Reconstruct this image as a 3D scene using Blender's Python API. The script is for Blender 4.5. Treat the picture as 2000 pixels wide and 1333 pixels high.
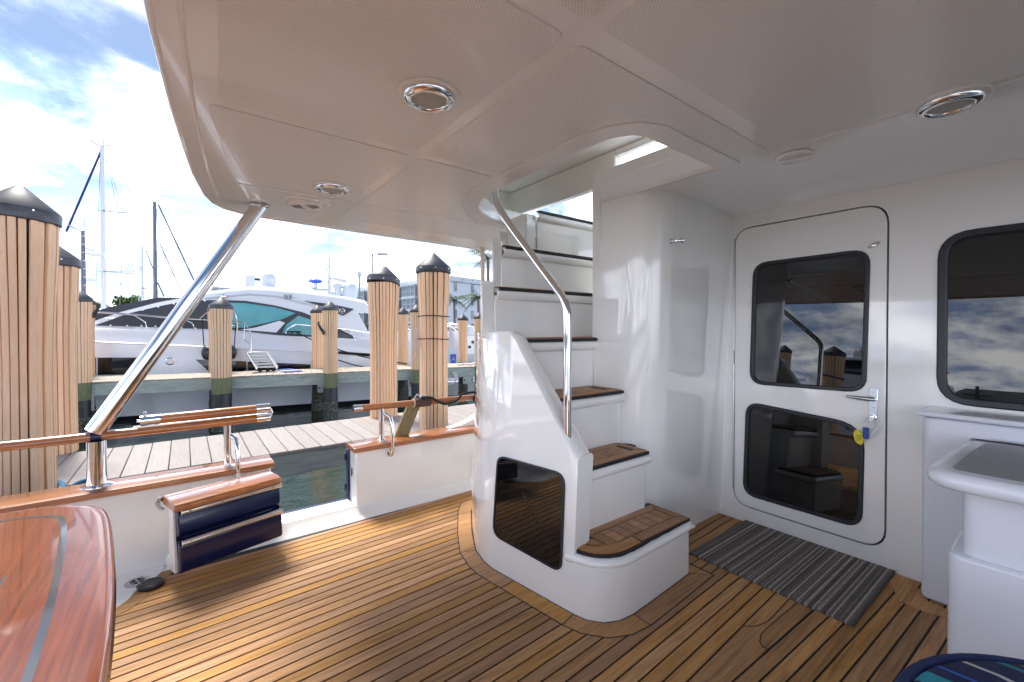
import bpy, bmesh, math, random
from mathutils import Vector, Matrix
R = math.radians
random.seed(7)
for o in list(bpy.data.objects): bpy.data.objects.remove(o)
scene = bpy.context.scene
COL = scene.collection

# ---------------------------------------------------------------- camera
# X runs forward along the boat, Y to the dock side, Z up; cockpit sole is z = 0
F_PX, CX, CY, EYE = 845.0, 1000.0, 652.0, Vector((0, 0, 1.2))
YAW, PIT = math.atan(640 / 845.0), -9 / 845.0
FW = Vector((math.sin(YAW) * math.cos(PIT), math.cos(YAW) * math.cos(PIT), math.sin(PIT)))
RT = Vector((math.cos(YAW), -math.sin(YAW), 0)); UP = RT.cross(FW)
cam = bpy.data.cameras.new('camera'); camo = bpy.data.objects.new('camera', cam); COL.objects.link(camo)
cam.sensor_width = 36; cam.lens = 36 * F_PX / 2000; cam.shift_y = (CY - 666.5) / 2000
cam.clip_start = 0.02; cam.clip_end = 5000
camo.matrix_world = Matrix(((RT.x, UP.x, -FW.x, 0), (RT.y, UP.y, -FW.y, 0), (RT.z, UP.z, -FW.z, EYE.z), (0, 0, 0, 1)))
scene.camera = camo

# ---------------------------------------------------------------- world and sun
SUN_AZ, SUN_EL = R(100), R(58)       # azimuth measured from +X towards +Y
sdir = Vector((math.cos(SUN_AZ) * math.cos(SUN_EL), math.sin(SUN_AZ) * math.cos(SUN_EL), math.sin(SUN_EL)))
w = bpy.data.worlds.new('World'); scene.world = w; w.use_nodes = True
nt = w.node_tree; nt.nodes.clear()
def wn(t, **k):
    n = nt.nodes.new(t)
    for a, b in k.items(): setattr(n, a, b)
    return n
def wl(a, b): nt.links.new(a, b)
sky = wn('ShaderNodeTexSky', sky_type='NISHITA', sun_disc=False, sun_elevation=SUN_EL, sun_rotation=R(90) - SUN_AZ, altitude=0, air_density=1.0, dust_density=0.5, ozone_density=2.0)
tc = wn('ShaderNodeTexCoord'); sep = wn('ShaderNodeSeparateXYZ'); wl(tc.outputs['Generated'], sep.inputs[0])
zz = wn('ShaderNodeMath', operation='MAXIMUM'); wl(sep.outputs['Z'], zz.inputs[0]); zz.inputs[1].default_value = 0.0
za = wn('ShaderNodeMath', operation='ADD'); wl(zz.outputs[0], za.inputs[0]); za.inputs[1].default_value = 0.30
dx = wn('ShaderNodeMath', operation='DIVIDE'); wl(sep.outputs['X'], dx.inputs[0]); wl(za.outputs[0], dx.inputs[1])
dy = wn('ShaderNodeMath', operation='DIVIDE'); wl(sep.outputs['Y'], dy.inputs[0]); wl(za.outputs[0], dy.inputs[1])
cmb = wn('ShaderNodeCombineXYZ'); wl(dx.outputs[0], cmb.inputs[0]); wl(dy.outputs[0], cmb.inputs[1])
n1 = wn('ShaderNodeTexNoise'); n1.inputs['Scale'].default_value = 1.9; n1.inputs['Detail'].default_value = 9; n1.inputs['Roughness'].default_value = 0.58; n1.inputs['Distortion'].default_value = 0.35
wl(cmb.outputs[0], n1.inputs['Vector'])
hz = wn('ShaderNodeMapRange'); wl(sep.outputs['Z'], hz.inputs[0]); hz.inputs[1].default_value = 0.0; hz.inputs[2].default_value = 0.55; hz.inputs[3].default_value = 0.24; hz.inputs[4].default_value = -0.10
ad = wn('ShaderNodeMath', operation='ADD'); wl(n1.outputs['Fac'], ad.inputs[0]); wl(hz.outputs[0], ad.inputs[1])
rp = wn('ShaderNodeMapRange'); rp.interpolation_type = 'SMOOTHSTEP'; wl(ad.outputs[0], rp.inputs[0]); rp.inputs[1].default_value = 0.41; rp.inputs[2].default_value = 0.70
n2 = wn('ShaderNodeTexNoise'); n2.inputs['Scale'].default_value = 3.4; n2.inputs['Detail'].default_value = 9; n2.inputs['Roughness'].default_value = 0.6
off = wn('ShaderNodeVectorMath', operation='ADD'); wl(cmb.outputs[0], off.inputs[0]); off.inputs[1].default_value = (3.1, 7.7, 0); wl(off.outputs[0], n2.inputs['Vector'])
cr = wn('ShaderNodeValToRGB'); wl(n2.outputs['Fac'], cr.inputs[0])
cr.color_ramp.elements[0].position = 0.40; cr.color_ramp.elements[0].color = (0.36, 0.50, 0.84, 1)
cr.color_ramp.elements[1].position = 0.60; cr.color_ramp.elements[1].color = (1.80, 1.81, 1.82, 1)
ss = wn('ShaderNodeVectorMath', operation='SCALE'); wl(sky.outputs[0], ss.inputs[0]); ss.inputs['Scale'].default_value = 0.05
mx = wn('ShaderNodeMix', data_type='RGBA'); wl(rp.outputs[0], mx.inputs[0]); wl(ss.outputs[0], mx.inputs[6]); wl(cr.outputs[0], mx.inputs[7])
bg = wn('ShaderNodeBackground'); bg.inputs['Strength'].default_value = 1.0; wl(mx.outputs[2], bg.inputs['Color'])
wo = wn('ShaderNodeOutputWorld'); wl(bg.outputs[0], wo.inputs[0])
sl = bpy.data.lights.new('sun', 'SUN'); sl.energy = 2.3; sl.angle = R(16); sl.color = (1, 0.95, 0.87)
so = bpy.data.objects.new('sun', sl); COL.objects.link(so); so.rotation_euler = (-sdir).to_track_quat('-Z', 'Y').to_euler()
scene.view_settings.view_transform = 'Standard'; scene.view_settings.look = 'None'
scene.view_settings.exposure = 1.55; scene.view_settings.gamma = 1
scene.render.engine = 'CYCLES'
scene.cycles.max_bounces = 10; scene.cycles.diffuse_bounces = 8; scene.cycles.glossy_bounces = 4
scene.cycles.use_adaptive_sampling = True; scene.cycles.adaptive_threshold = 0.02
scene.cycles.caustics_reflective = False; scene.cycles.caustics_refractive = False

# ---------------------------------------------------------------- geometry of the photograph
def ray(px, py): return FW + RT * ((px - CX) / F_PX) - UP * ((py - CY) / F_PX)
def AP(px, py, ax, v):
    d = ray(px, py); return EYE + d * ((v - EYE[ax]) / d[ax])
def AX(px, py, v): return AP(px, py, 0, v)
def AY(px, py, v): return AP(px, py, 1, v)
def AZ(px, py, v=0.0): return AP(px, py, 2, v)
DA = R(11); UD = Vector((math.cos(DA), -math.sin(DA), 0)); VD = Vector((math.sin(DA), math.cos(DA), 0))   # axes of the far dock
def UV(u, v, z=0.0): return UD * u + VD * v + Vector((0, 0, z))
def AV(px, py, v):                     # point of the far dock's frame: returns (u, z)
    d = ray(px, py); p = EYE + d * (v / d.dot(VD)); return p.dot(UD), p.z
def AD(px, py, dep):                   # point at a given depth along the view
    return EYE + ray(px, py) * dep

# ---------------------------------------------------------------- materials
MATS = {}
def M(name, c1, c2=None, scale=6, stretch=(1, 1, 1), rough=0.5, metal=0, coat=0, bump=0, bscale=60, bstretch=None, rnd=0, ior=1.5, detail=6, lo=0.35, hi=0.65, emit=0, sheen=0, trans=0, alpha=1, spec=None, c3=None, s3=2, f3=0.5):
    m = bpy.data.materials.new(name); m.use_nodes = True; t = m.node_tree; b = t.nodes['Principled BSDF']
    b.inputs['Roughness'].default_value = rough; b.inputs['Metallic'].default_value = metal; b.inputs['IOR'].default_value = ior
    b.inputs['Coat Weight'].default_value = coat; b.inputs['Coat Roughness'].default_value = 0.04
    b.inputs['Base Color'].default_value = (*c1, 1)
    if spec is not None: b.inputs['Specular IOR Level'].default_value = spec
    if trans: b.inputs['Transmission Weight'].default_value = trans
    if emit: b.inputs['Emission Color'].default_value = (*c1, 1); b.inputs['Emission Strength'].default_value = emit
    def N(ty): return t.nodes.new(ty)
    if c2 or bump or rnd:
        tc = N('ShaderNodeTexCoord'); oi = N('ShaderNodeObjectInfo')
        sc = N('ShaderNodeVectorMath'); sc.operation = 'SCALE'; sc.inputs[0].default_value = (37.3, 11.1, 23.7); t.links.new(oi.outputs['Random'], sc.inputs['Scale'])
        a = N('ShaderNodeVectorMath'); a.operation = 'ADD'; t.links.new(tc.outputs['Object'], a.inputs[0]); t.links.new(sc.outputs[0], a.inputs[1])
        def noise(s, st, det=detail):
            mp = N('ShaderNodeMapping'); mp.inputs['Scale'].default_value = st; t.links.new(a.outputs[0], mp.inputs[0])
            n = N('ShaderNodeTexNoise'); n.inputs['Scale'].default_value = s; n.inputs['Detail'].default_value = det; n.inputs['Roughness'].default_value = 0.6
            t.links.new(mp.outputs[0], n.inputs['Vector']); return n
        out = None
        if c2:
            n = noise(scale, stretch); r = N('ShaderNodeValToRGB'); r.color_ramp.elements[0].position = lo; r.color_ramp.elements[1].position = hi
            r.color_ramp.elements[0].color = (*c1, 1); r.color_ramp.elements[1].color = (*c2, 1); t.links.new(n.outputs['Fac'], r.inputs[0]); out = r.outputs[0]
            if c3:
                n3 = noise(s3, (stretch[0] * 0.5, stretch[1] * 0.5, stretch[2] * 0.5), 5); r3 = N('ShaderNodeMapRange'); r3.inputs[1].default_value = 0.55; r3.inputs[2].default_value = 0.72; r3.inputs[4].default_value = f3
                t.links.new(n3.outputs['Fac'], r3.inputs[0]); mm = N('ShaderNodeMix'); mm.data_type = 'RGBA'; t.links.new(r3.outputs[0], mm.inputs[0]); t.links.new(out, mm.inputs[6]); mm.inputs[7].default_value = (*c3, 1); out = mm.outputs[2]
        if rnd:
            hs = N('ShaderNodeHueSaturation'); mr = N('ShaderNodeMapRange'); mr.inputs[3].default_value = 1 - rnd; mr.inputs[4].default_value = 1 + rnd
            t.links.new(oi.outputs['Random'], mr.inputs[0]); t.links.new(mr.outputs[0], hs.inputs['Value'])
            m2 = N('ShaderNodeMath'); m2.operation = 'MULTIPLY'; m2.inputs[1].default_value = 7.31; t.links.new(oi.outputs['Random'], m2.inputs[0])
            m3 = N('ShaderNodeMath'); m3.operation = 'FRACT'; t.links.new(m2.outputs[0], m3.inputs[0])
            m4 = N('ShaderNodeMapRange'); m4.inputs[3].default_value = 0.5 - 0.03 * rnd; m4.inputs[4].default_value = 0.5 + 0.008 * rnd; t.links.new(m3.outputs[0], m4.inputs[0]); t.links.new(m4.outputs[0], hs.inputs['Hue'])
            m5 = N('ShaderNodeMapRange'); m5.inputs[3].default_value = 1 - 0.6 * rnd; m5.inputs[4].default_value = 1 + 0.35 * rnd; t.links.new(m3.outputs[0], m5.inputs[0]); t.links.new(m5.outputs[0], hs.inputs['Saturation'])
            if out: t.links.new(out, hs.inputs['Color'])
            else: hs.inputs['Color'].default_value = (*c1, 1)
            out = hs.outputs[0]
        if out: t.links.new(out, b.inputs['Base Color'])
        if bump:
            n = noise(bscale, bstretch or (1, 1, 1)); bp = N('ShaderNodeBump'); bp.inputs['Strength'].default_value = bump; bp.inputs['Distance'].default_value = 0.02
            t.links.new(n.outputs['Fac'], bp.inputs['Height']); t.links.new(bp.outputs[0], b.inputs['Normal'])
    MATS[name] = m; return m

M('gelcoat', (0.86, 0.86, 0.84), (0.88, 0.88, 0.86), scale=1.5, rough=0.10, coat=0.9, bump=0.008, bscale=3)
M('gelcoat_cream', (0.88, 0.86, 0.80), rough=0.25)
M('ceiling_gel', (0.87, 0.90, 0.92), (0.88, 0.91, 0.93), scale=2, rough=0.2, coat=0.3, bump=0.01, bscale=3)
M('teak', (0.56, 0.315, 0.125), (0.33, 0.165, 0.058), scale=5, stretch=(0.9, 16, 16), rough=0.6, spec=0.22, bump=0.12, bscale=9, bstretch=(1, 30, 30), rnd=0.22, lo=0.3, hi=0.72, c3=(0.13, 0.08, 0.042), s3=5, f3=0.4)
M('teak_step', (0.43, 0.225, 0.085), (0.27, 0.125, 0.046), scale=5, stretch=(1.2, 14, 14), rough=0.5, bump=0.1, bscale=9, bstretch=(1, 30, 30), rnd=0.2)
M('varnish', (0.44, 0.155, 0.030), (0.26, 0.075, 0.015), scale=4, stretch=(1.0, 14, 14), rough=0.3, coat=1.0, rnd=0.08)
M('varnish_table', (0.22, 0.052, 0.010), (0.125, 0.029, 0.007), scale=4, stretch=(26, 1.0, 26), rough=0.25, coat=0.55, spec=0.2, bump=0.006, bscale=12, c3=(0.09, 0.022, 0.007), s3=6, f3=0.5)
M('caulk', (0.012, 0.013, 0.016), rough=0.6)
M('inlay', (0.014, 0.012, 0.014), rough=0.3, coat=1.0)
M('chrome', (0.78, 0.78, 0.79), rough=0.06, metal=1)
M('steel_dull', (0.55, 0.56, 0.57), (0.45, 0.46, 0.47), scale=20, rough=0.3, metal=1)
M('rubber', (0.012, 0.014, 0.020), (0.02, 0.022, 0.028), rough=0.42)
M('glass_dark', (0.003, 0.004, 0.005), rough=0.01, ior=1.66)
M('navy', (0.003, 0.009, 0.055), rough=0.14, coat=0.0, bump=0.008, bscale=6)
M('frosted', (0.42, 0.43, 0.41), rough=0.45)
M('white_plastic', (0.86, 0.85, 0.88), rough=0.4)
M('black_plastic', (0.012, 0.012, 0.014), (0.022, 0.022, 0.024), scale=30, rough=0.4)
M('grey_top', (0.30, 0.30, 0.325), (0.33, 0.33, 0.35), scale=90, rough=0.35, bump=0.05, bscale=300)
M('counter_white', (0.72, 0.75, 0.82), rough=0.25, coat=0.3)
M('slat', (0.80, 0.51, 0.30), (0.86, 0.585, 0.37), scale=14, stretch=(6, 6, 0.5), rough=0.6, rnd=0.10, bump=0.05, bscale=40, bstretch=(6, 6, 0.6), c3=(0.60, 0.36, 0.20), s3=3, f3=0.6)
M('cap', (0.030, 0.033, 0.045), (0.11, 0.11, 0.13), scale=5, stretch=(1, 1, 2), rough=0.5, lo=0.45, hi=0.75)
M('dockboard', (0.285, 0.25, 0.228), (0.345, 0.305, 0.28), scale=7, stretch=(12, 0.8, 8), rough=0.65, rnd=0.07, bump=0.06, bscale=10, bstretch=(20, 1, 8))
M('dockboard_far', (0.36, 0.31, 0.255), (0.44, 0.38, 0.31), scale=7, stretch=(12, 0.8, 8), rough=0.7, rnd=0.10)
M('lumber', (0.29, 0.35, 0.32), (0.47, 0.49, 0.45), scale=3, stretch=(1, 8, 8), rough=0.8, bump=0.2, bscale=8, bstretch=(1, 14, 14), c3=(0.15, 0.17, 0.08), s3=3, f3=0.7)
M('pile_green', (0.11, 0.16, 0.10), (0.22, 0.20, 0.10), scale=9, stretch=(3, 3, 0.6), rough=0.85, bump=0.2, bscale=12)
M('pile_wrap', (0.012, 0.013, 0.017), (0.03, 0.032, 0.04), scale=14, rough=0.38, bump=0.35, bscale=16)
M('barnacle', (0.035, 0.035, 0.03), (0.26, 0.25, 0.21), scale=38, rough=0.95, bump=1.0, bscale=45, lo=0.46, hi=0.66)
M('rust', (0.16, 0.055, 0.02), rough=0.9)
M('rope_black', (0.012, 0.012, 0.014), rough=0.8, bump=0.4, bscale=160)
M('rope_blue', (0.03, 0.13, 0.26), (0.09, 0.24, 0.36), scale=120, rough=0.85, bump=0.5, bscale=150)
M('leather', (0.075, 0.035, 0.032), (0.10, 0.05, 0.042), scale=30, rough=0.5, bump=0.2, bscale=120)
M('wool', (0.60, 0.53, 0.40), rough=0.95, bump=0.5, bscale=120)
M('olive_wood', (0.20, 0.155, 0.07), (0.30, 0.25, 0.13), scale=22, stretch=(2, 2, 1), rough=0.75, bump=0.2, bscale=60)
M('paper', (0.70, 0.66, 0.70), rough=0.7)
M('yacht_white', (0.74, 0.76, 0.80), rough=0.10, coat=0.7)
M('yacht_hull', (0.78, 0.82, 0.90), rough=0.10, coat=0.7)
M('radome_white', (0.56, 0.60, 0.66), rough=0.4)
M('yacht_grey', (0.52, 0.55, 0.60), rough=0.2)
M('yacht_dark', (0.040, 0.046, 0.058), rough=0.55, bump=0.1, bscale=4)
M('yacht_frame', (0.030, 0.034, 0.042), rough=0.25)
M('glass_teal', (0.10, 0.36, 0.40), (0.16, 0.45, 0.48), scale=1.2, rough=0.05, ior=1.5)
M('hull_glass', (0.006, 0.007, 0.009), rough=0.03, ior=1.6)
M('antifoul', (0.006, 0.007, 0.010), rough=0.5)
M('fender', (0.018, 0.019, 0.024), (0.03, 0.031, 0.037), scale=6, rough=0.35, bump=0.3, bscale=10)
M('aluminium', (0.62, 0.63, 0.65), rough=0.28, metal=1)
M('mast_white', (0.66, 0.70, 0.78), rough=0.35)
M('mast_dark', (0.09, 0.12, 0.19), rough=0.35)
M('sail_blue', (0.018, 0.035, 0.15), rough=0.8)
M('wire', (0.20, 0.24, 0.30), rough=0.4)
M('radar_blue', (0.01, 0.07, 0.55), rough=0.4)
M('condo', (0.60, 0.65, 0.72), (0.63, 0.68, 0.75), scale=0.4, rough=0.85)
M('condo_trim', (0.56, 0.60, 0.65), rough=0.7)
M('condo_glass', (0.06, 0.085, 0.11), (0.14, 0.17, 0.20), scale=0.6, rough=0.08)
M('screen', (0.20, 0.235, 0.28), (0.30, 0.33, 0.37), scale=0.5, rough=0.6)
M('concrete', (0.33, 0.35, 0.37), (0.42, 0.44, 0.45), scale=2, rough=0.9, bump=0.2, bscale=10)
M('asphalt', (0.05, 0.05, 0.052), (0.065, 0.065, 0.066), scale=6, rough=0.9)
M('yellow_paint', (0.62, 0.44, 0.06), rough=0.7)
M('sign_blue', (0.02, 0.10, 0.45), rough=0.4)
M('car_white', (0.76, 0.77, 0.79), rough=0.15, coat=1)
M('car_silver', (0.50, 0.53, 0.57), rough=0.2, coat=1, metal=0.3)
M('car_glass', (0.03, 0.04, 0.05), rough=0.04)
M('tyre', (0.015, 0.015, 0.016), rough=0.85)
M('lamp_red', (0.35, 0.012, 0.01), rough=0.2)
M('lamp_clear', (0.75, 0.75, 0.76), rough=0.1)
M('trunk', (0.14, 0.11, 0.085), (0.24, 0.20, 0.165), scale=9, stretch=(3, 3, 1), rough=0.9, bump=0.5, bscale=14)
M('leaf', (0.05, 0.12, 0.022), (0.12, 0.20, 0.035), scale=0.9, rough=0.55)
M('palm_leaf', (0.045, 0.105, 0.032), (0.11, 0.18, 0.06), scale=1.5, rough=0.5)
M('post_tan', (0.66, 0.57, 0.48), rough=0.5)
M('lamp_pole', (0.30, 0.26, 0.21), rough=0.5)
M('blue_shed', (0.012, 0.105, 0.36), (0.018, 0.13, 0.40), scale=0.5, rough=0.5)
M('tin_roof', (0.30, 0.29, 0.28), (0.42, 0.40, 0.38), scale=1.2, rough=0.5, metal=0.3)
M('pole_wood', (0.09, 0.08, 0.07), rough=0.9)
M('tag_yellow', (0.72, 0.62, 0.02), rough=0.4)
M('tag_blue', (0.01, 0.05, 0.34), rough=0.4)
M('ink', (0.03, 0.028, 0.02), rough=0.6)
M('cloth_navy', (0.010, 0.020, 0.085), rough=0.85, bump=0.25, bscale=420)
M('ground_sand', (0.22, 0.21, 0.18), (0.30, 0.29, 0.25), scale=0.4, rough=0.95)

# ceiling vinyl with its fine perforated relief
def dotted(name, c, pitch):
    m = M(name, c, rough=0.32, coat=0.2); t = m.node_tree; b = t.nodes['Principled BSDF']
    g = t.nodes.new('ShaderNodeNewGeometry'); mp = t.nodes.new('ShaderNodeMapping'); mp.inputs['Rotation'].default_value = (0, 0, R(45)); mp.inputs['Scale'].default_value = (1 / pitch,) * 3
    t.links.new(g.outputs['Position'], mp.inputs[0]); v = t.nodes.new('ShaderNodeTexVoronoi'); v.voronoi_dimensions = '2D'; v.inputs['Randomness'].default_value = 0; v.inputs['Scale'].default_value = 1
    t.links.new(mp.outputs[0], v.inputs['Vector']); r = t.nodes.new('ShaderNodeMapRange'); r.inputs[1].default_value = 0.18; r.inputs[2].default_value = 0.34; t.links.new(v.outputs['Distance'], r.inputs[0])
    bp = t.nodes.new('ShaderNodeBump'); bp.inputs['Strength'].default_value = 0.5; bp.inputs['Distance'].default_value = 0.002; t.links.new(r.outputs[0], bp.inputs['Height']); t.links.new(bp.outputs[0], b.inputs['Normal'])
    mm = t.nodes.new('ShaderNodeMix'); mm.data_type = 'RGBA'; mm.inputs[6].default_value = (c[0] * 0.79, c[1] * 0.79, c[2] * 0.80, 1); mm.inputs[7].default_value = (*c, 1); t.links.new(r.outputs[0], mm.inputs[0]); t.links.new(mm.outputs[2], b.inputs['Base Color'])
dotted('vinyl', (0.885, 0.915, 0.935), 0.0075)

# woven stripes for the door mat and the stool cushion
def stripes(name, cols, scale, axis, rough=0.95, weave=0.0, interp='CONSTANT', seed=0.0, ang=0.0):
    m = M(name, cols[0][1], rough=rough); t = m.node_tree; b = t.nodes['Principled BSDF']
    g = t.nodes.new('ShaderNodeTexCoord'); mp0 = t.nodes.new('ShaderNodeMapping'); mp0.inputs['Rotation'].default_value = (0, 0, ang); t.links.new(g.outputs['Object'], mp0.inputs[0])
    s = t.nodes.new('ShaderNodeSeparateXYZ'); t.links.new(mp0.outputs[0], s.inputs[0])
    r = t.nodes.new('ShaderNodeValToRGB'); r.color_ramp.interpolation = interp
    el = r.color_ramp.elements
    el[0].position = cols[0][0]; el[0].color = (*cols[0][1], 1); el[1].position = cols[1][0]; el[1].color = (*cols[1][1], 1)
    for p, c in cols[2:]: e = el.new(p); e.color = (*c, 1)
    if weave:
        c1 = t.nodes.new('ShaderNodeCombineXYZ'); t.links.new(s.outputs[axis], c1.inputs[0]); c1.inputs[1].default_value = seed
        wob = t.nodes.new('ShaderNodeTexNoise'); wob.inputs['Scale'].default_value = 30; t.links.new(g.outputs['Object'], wob.inputs['Vector'])
        n = t.nodes.new('ShaderNodeTexNoise'); n.inputs['Scale'].default_value = scale; n.inputs['Detail'].default_value = 5; n.inputs['Roughness'].default_value = 0.75; t.links.new(c1.outputs[0], n.inputs['Vector'])
        fine = t.nodes.new('ShaderNodeTexNoise'); fine.inputs['Scale'].default_value = 260; fine.inputs['Detail'].default_value = 2; t.links.new(g.outputs['Object'], fine.inputs['Vector'])
        mr = t.nodes.new('ShaderNodeMath'); mr.operation = 'MULTIPLY_ADD'; t.links.new(fine.outputs['Fac'], mr.inputs[0]); mr.inputs[1].default_value = weave; t.links.new(n.outputs['Fac'], mr.inputs[2])
        t.links.new(mr.outputs[0], r.inputs[0])
        bp = t.nodes.new('ShaderNodeBump'); bp.inputs['Strength'].default_value = 0.8; bp.inputs['Distance'].default_value = 0.004; t.links.new(mr.outputs[0], bp.inputs['Height']); t.links.new(bp.outputs[0], b.inputs['Normal'])
    else:
        mr = t.nodes.new('ShaderNodeMath'); mr.operation = 'MULTIPLY_ADD'; t.links.new(s.outputs[axis], mr.inputs[0]); mr.inputs[1].default_value = scale; mr.inputs[2].default_value = 0.5; t.links.new(mr.outputs[0], r.inputs[0])
        n = t.nodes.new('ShaderNodeTexNoise'); n.inputs['Scale'].default_value = 420; t.links.new(g.outputs['Object'], n.inputs['Vector']); bp = t.nodes.new('ShaderNodeBump'); bp.inputs['Strength'].default_value = 0.3; bp.inputs['Distance'].default_value = 0.002; t.links.new(n.outputs['Fac'], bp.inputs['Height']); t.links.new(bp.outputs[0], b.inputs['Normal'])
    t.links.new(r.outputs[0], b.inputs['Base Color'])
stripes('mat_weave', [(0.0, (0.03, 0.03, 0.028)), (0.46, (0.11, 0.103, 0.083)), (0.53, (0.035, 0.035, 0.033)), (0.57, (0.15, 0.14, 0.118)), (0.62, (0.05, 0.048, 0.042)), (0.68, (0.60, 0.50, 0.46)), (0.77, (0.08, 0.077, 0.068))], 62, 1, weave=0.22, interp='LINEAR')
NV = (0.008, 0.018, 0.075)
stripes('cushion_stripe', [(0.0, NV), (0.06, (0.03, 0.28, 0.36)), (0.12, NV), (0.16, (0.22, 0.26, 0.03)), (0.20, (0.02, 0.12, 0.42)), (0.24, (0.32, 0.37, 0.42)), (0.27, (0.03, 0.14, 0.30)), (0.33, (0.36, 0.42, 0.46)), (0.345, NV), (0.40, (0.02, 0.26, 0.34)), (0.47, NV), (0.52, (0.02, 0.11, 0.48)), (0.535, NV), (0.62, (0.50, 0.52, 0.50)), (0.635, NV), (0.72, (0.02, 0.22, 0.30)), (0.74, NV), (0.77, (0.20, 0.25, 0.03)), (0.81, NV), (0.90, (0.02, 0.25, 0.34)), (0.94, NV)], 1.55, 0, ang=R(16))

# water: dark green with small wind ripples
m = M('water', (0.030, 0.048, 0.040), rough=0.02, ior=1.33); t = m.node_tree; b = t.nodes['Principled BSDF']
g = t.nodes.new('ShaderNodeNewGeometry'); mp = t.nodes.new('ShaderNodeMapping'); mp.inputs['Scale'].default_value = (1.0, 1.7, 1); mp.inputs['Rotation'].default_value = (0, 0, R(20)); t.links.new(g.outputs['Position'], mp.inputs[0])
n = t.nodes.new('ShaderNodeTexNoise'); n.inputs['Scale'].default_value = 1.5; n.inputs['Detail'].default_value = 4; n.inputs['Distortion'].default_value = 0.6; t.links.new(mp.outputs[0], n.inputs['Vector'])
bp = t.nodes.new('ShaderNodeBump'); bp.inputs['Strength'].default_value = 0.13; bp.inputs['Distance'].default_value = 0.16; t.links.new(n.outputs['Fac'], bp.inputs['Height']); t.links.new(bp.outputs[0], b.inputs['Normal'])

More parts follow.
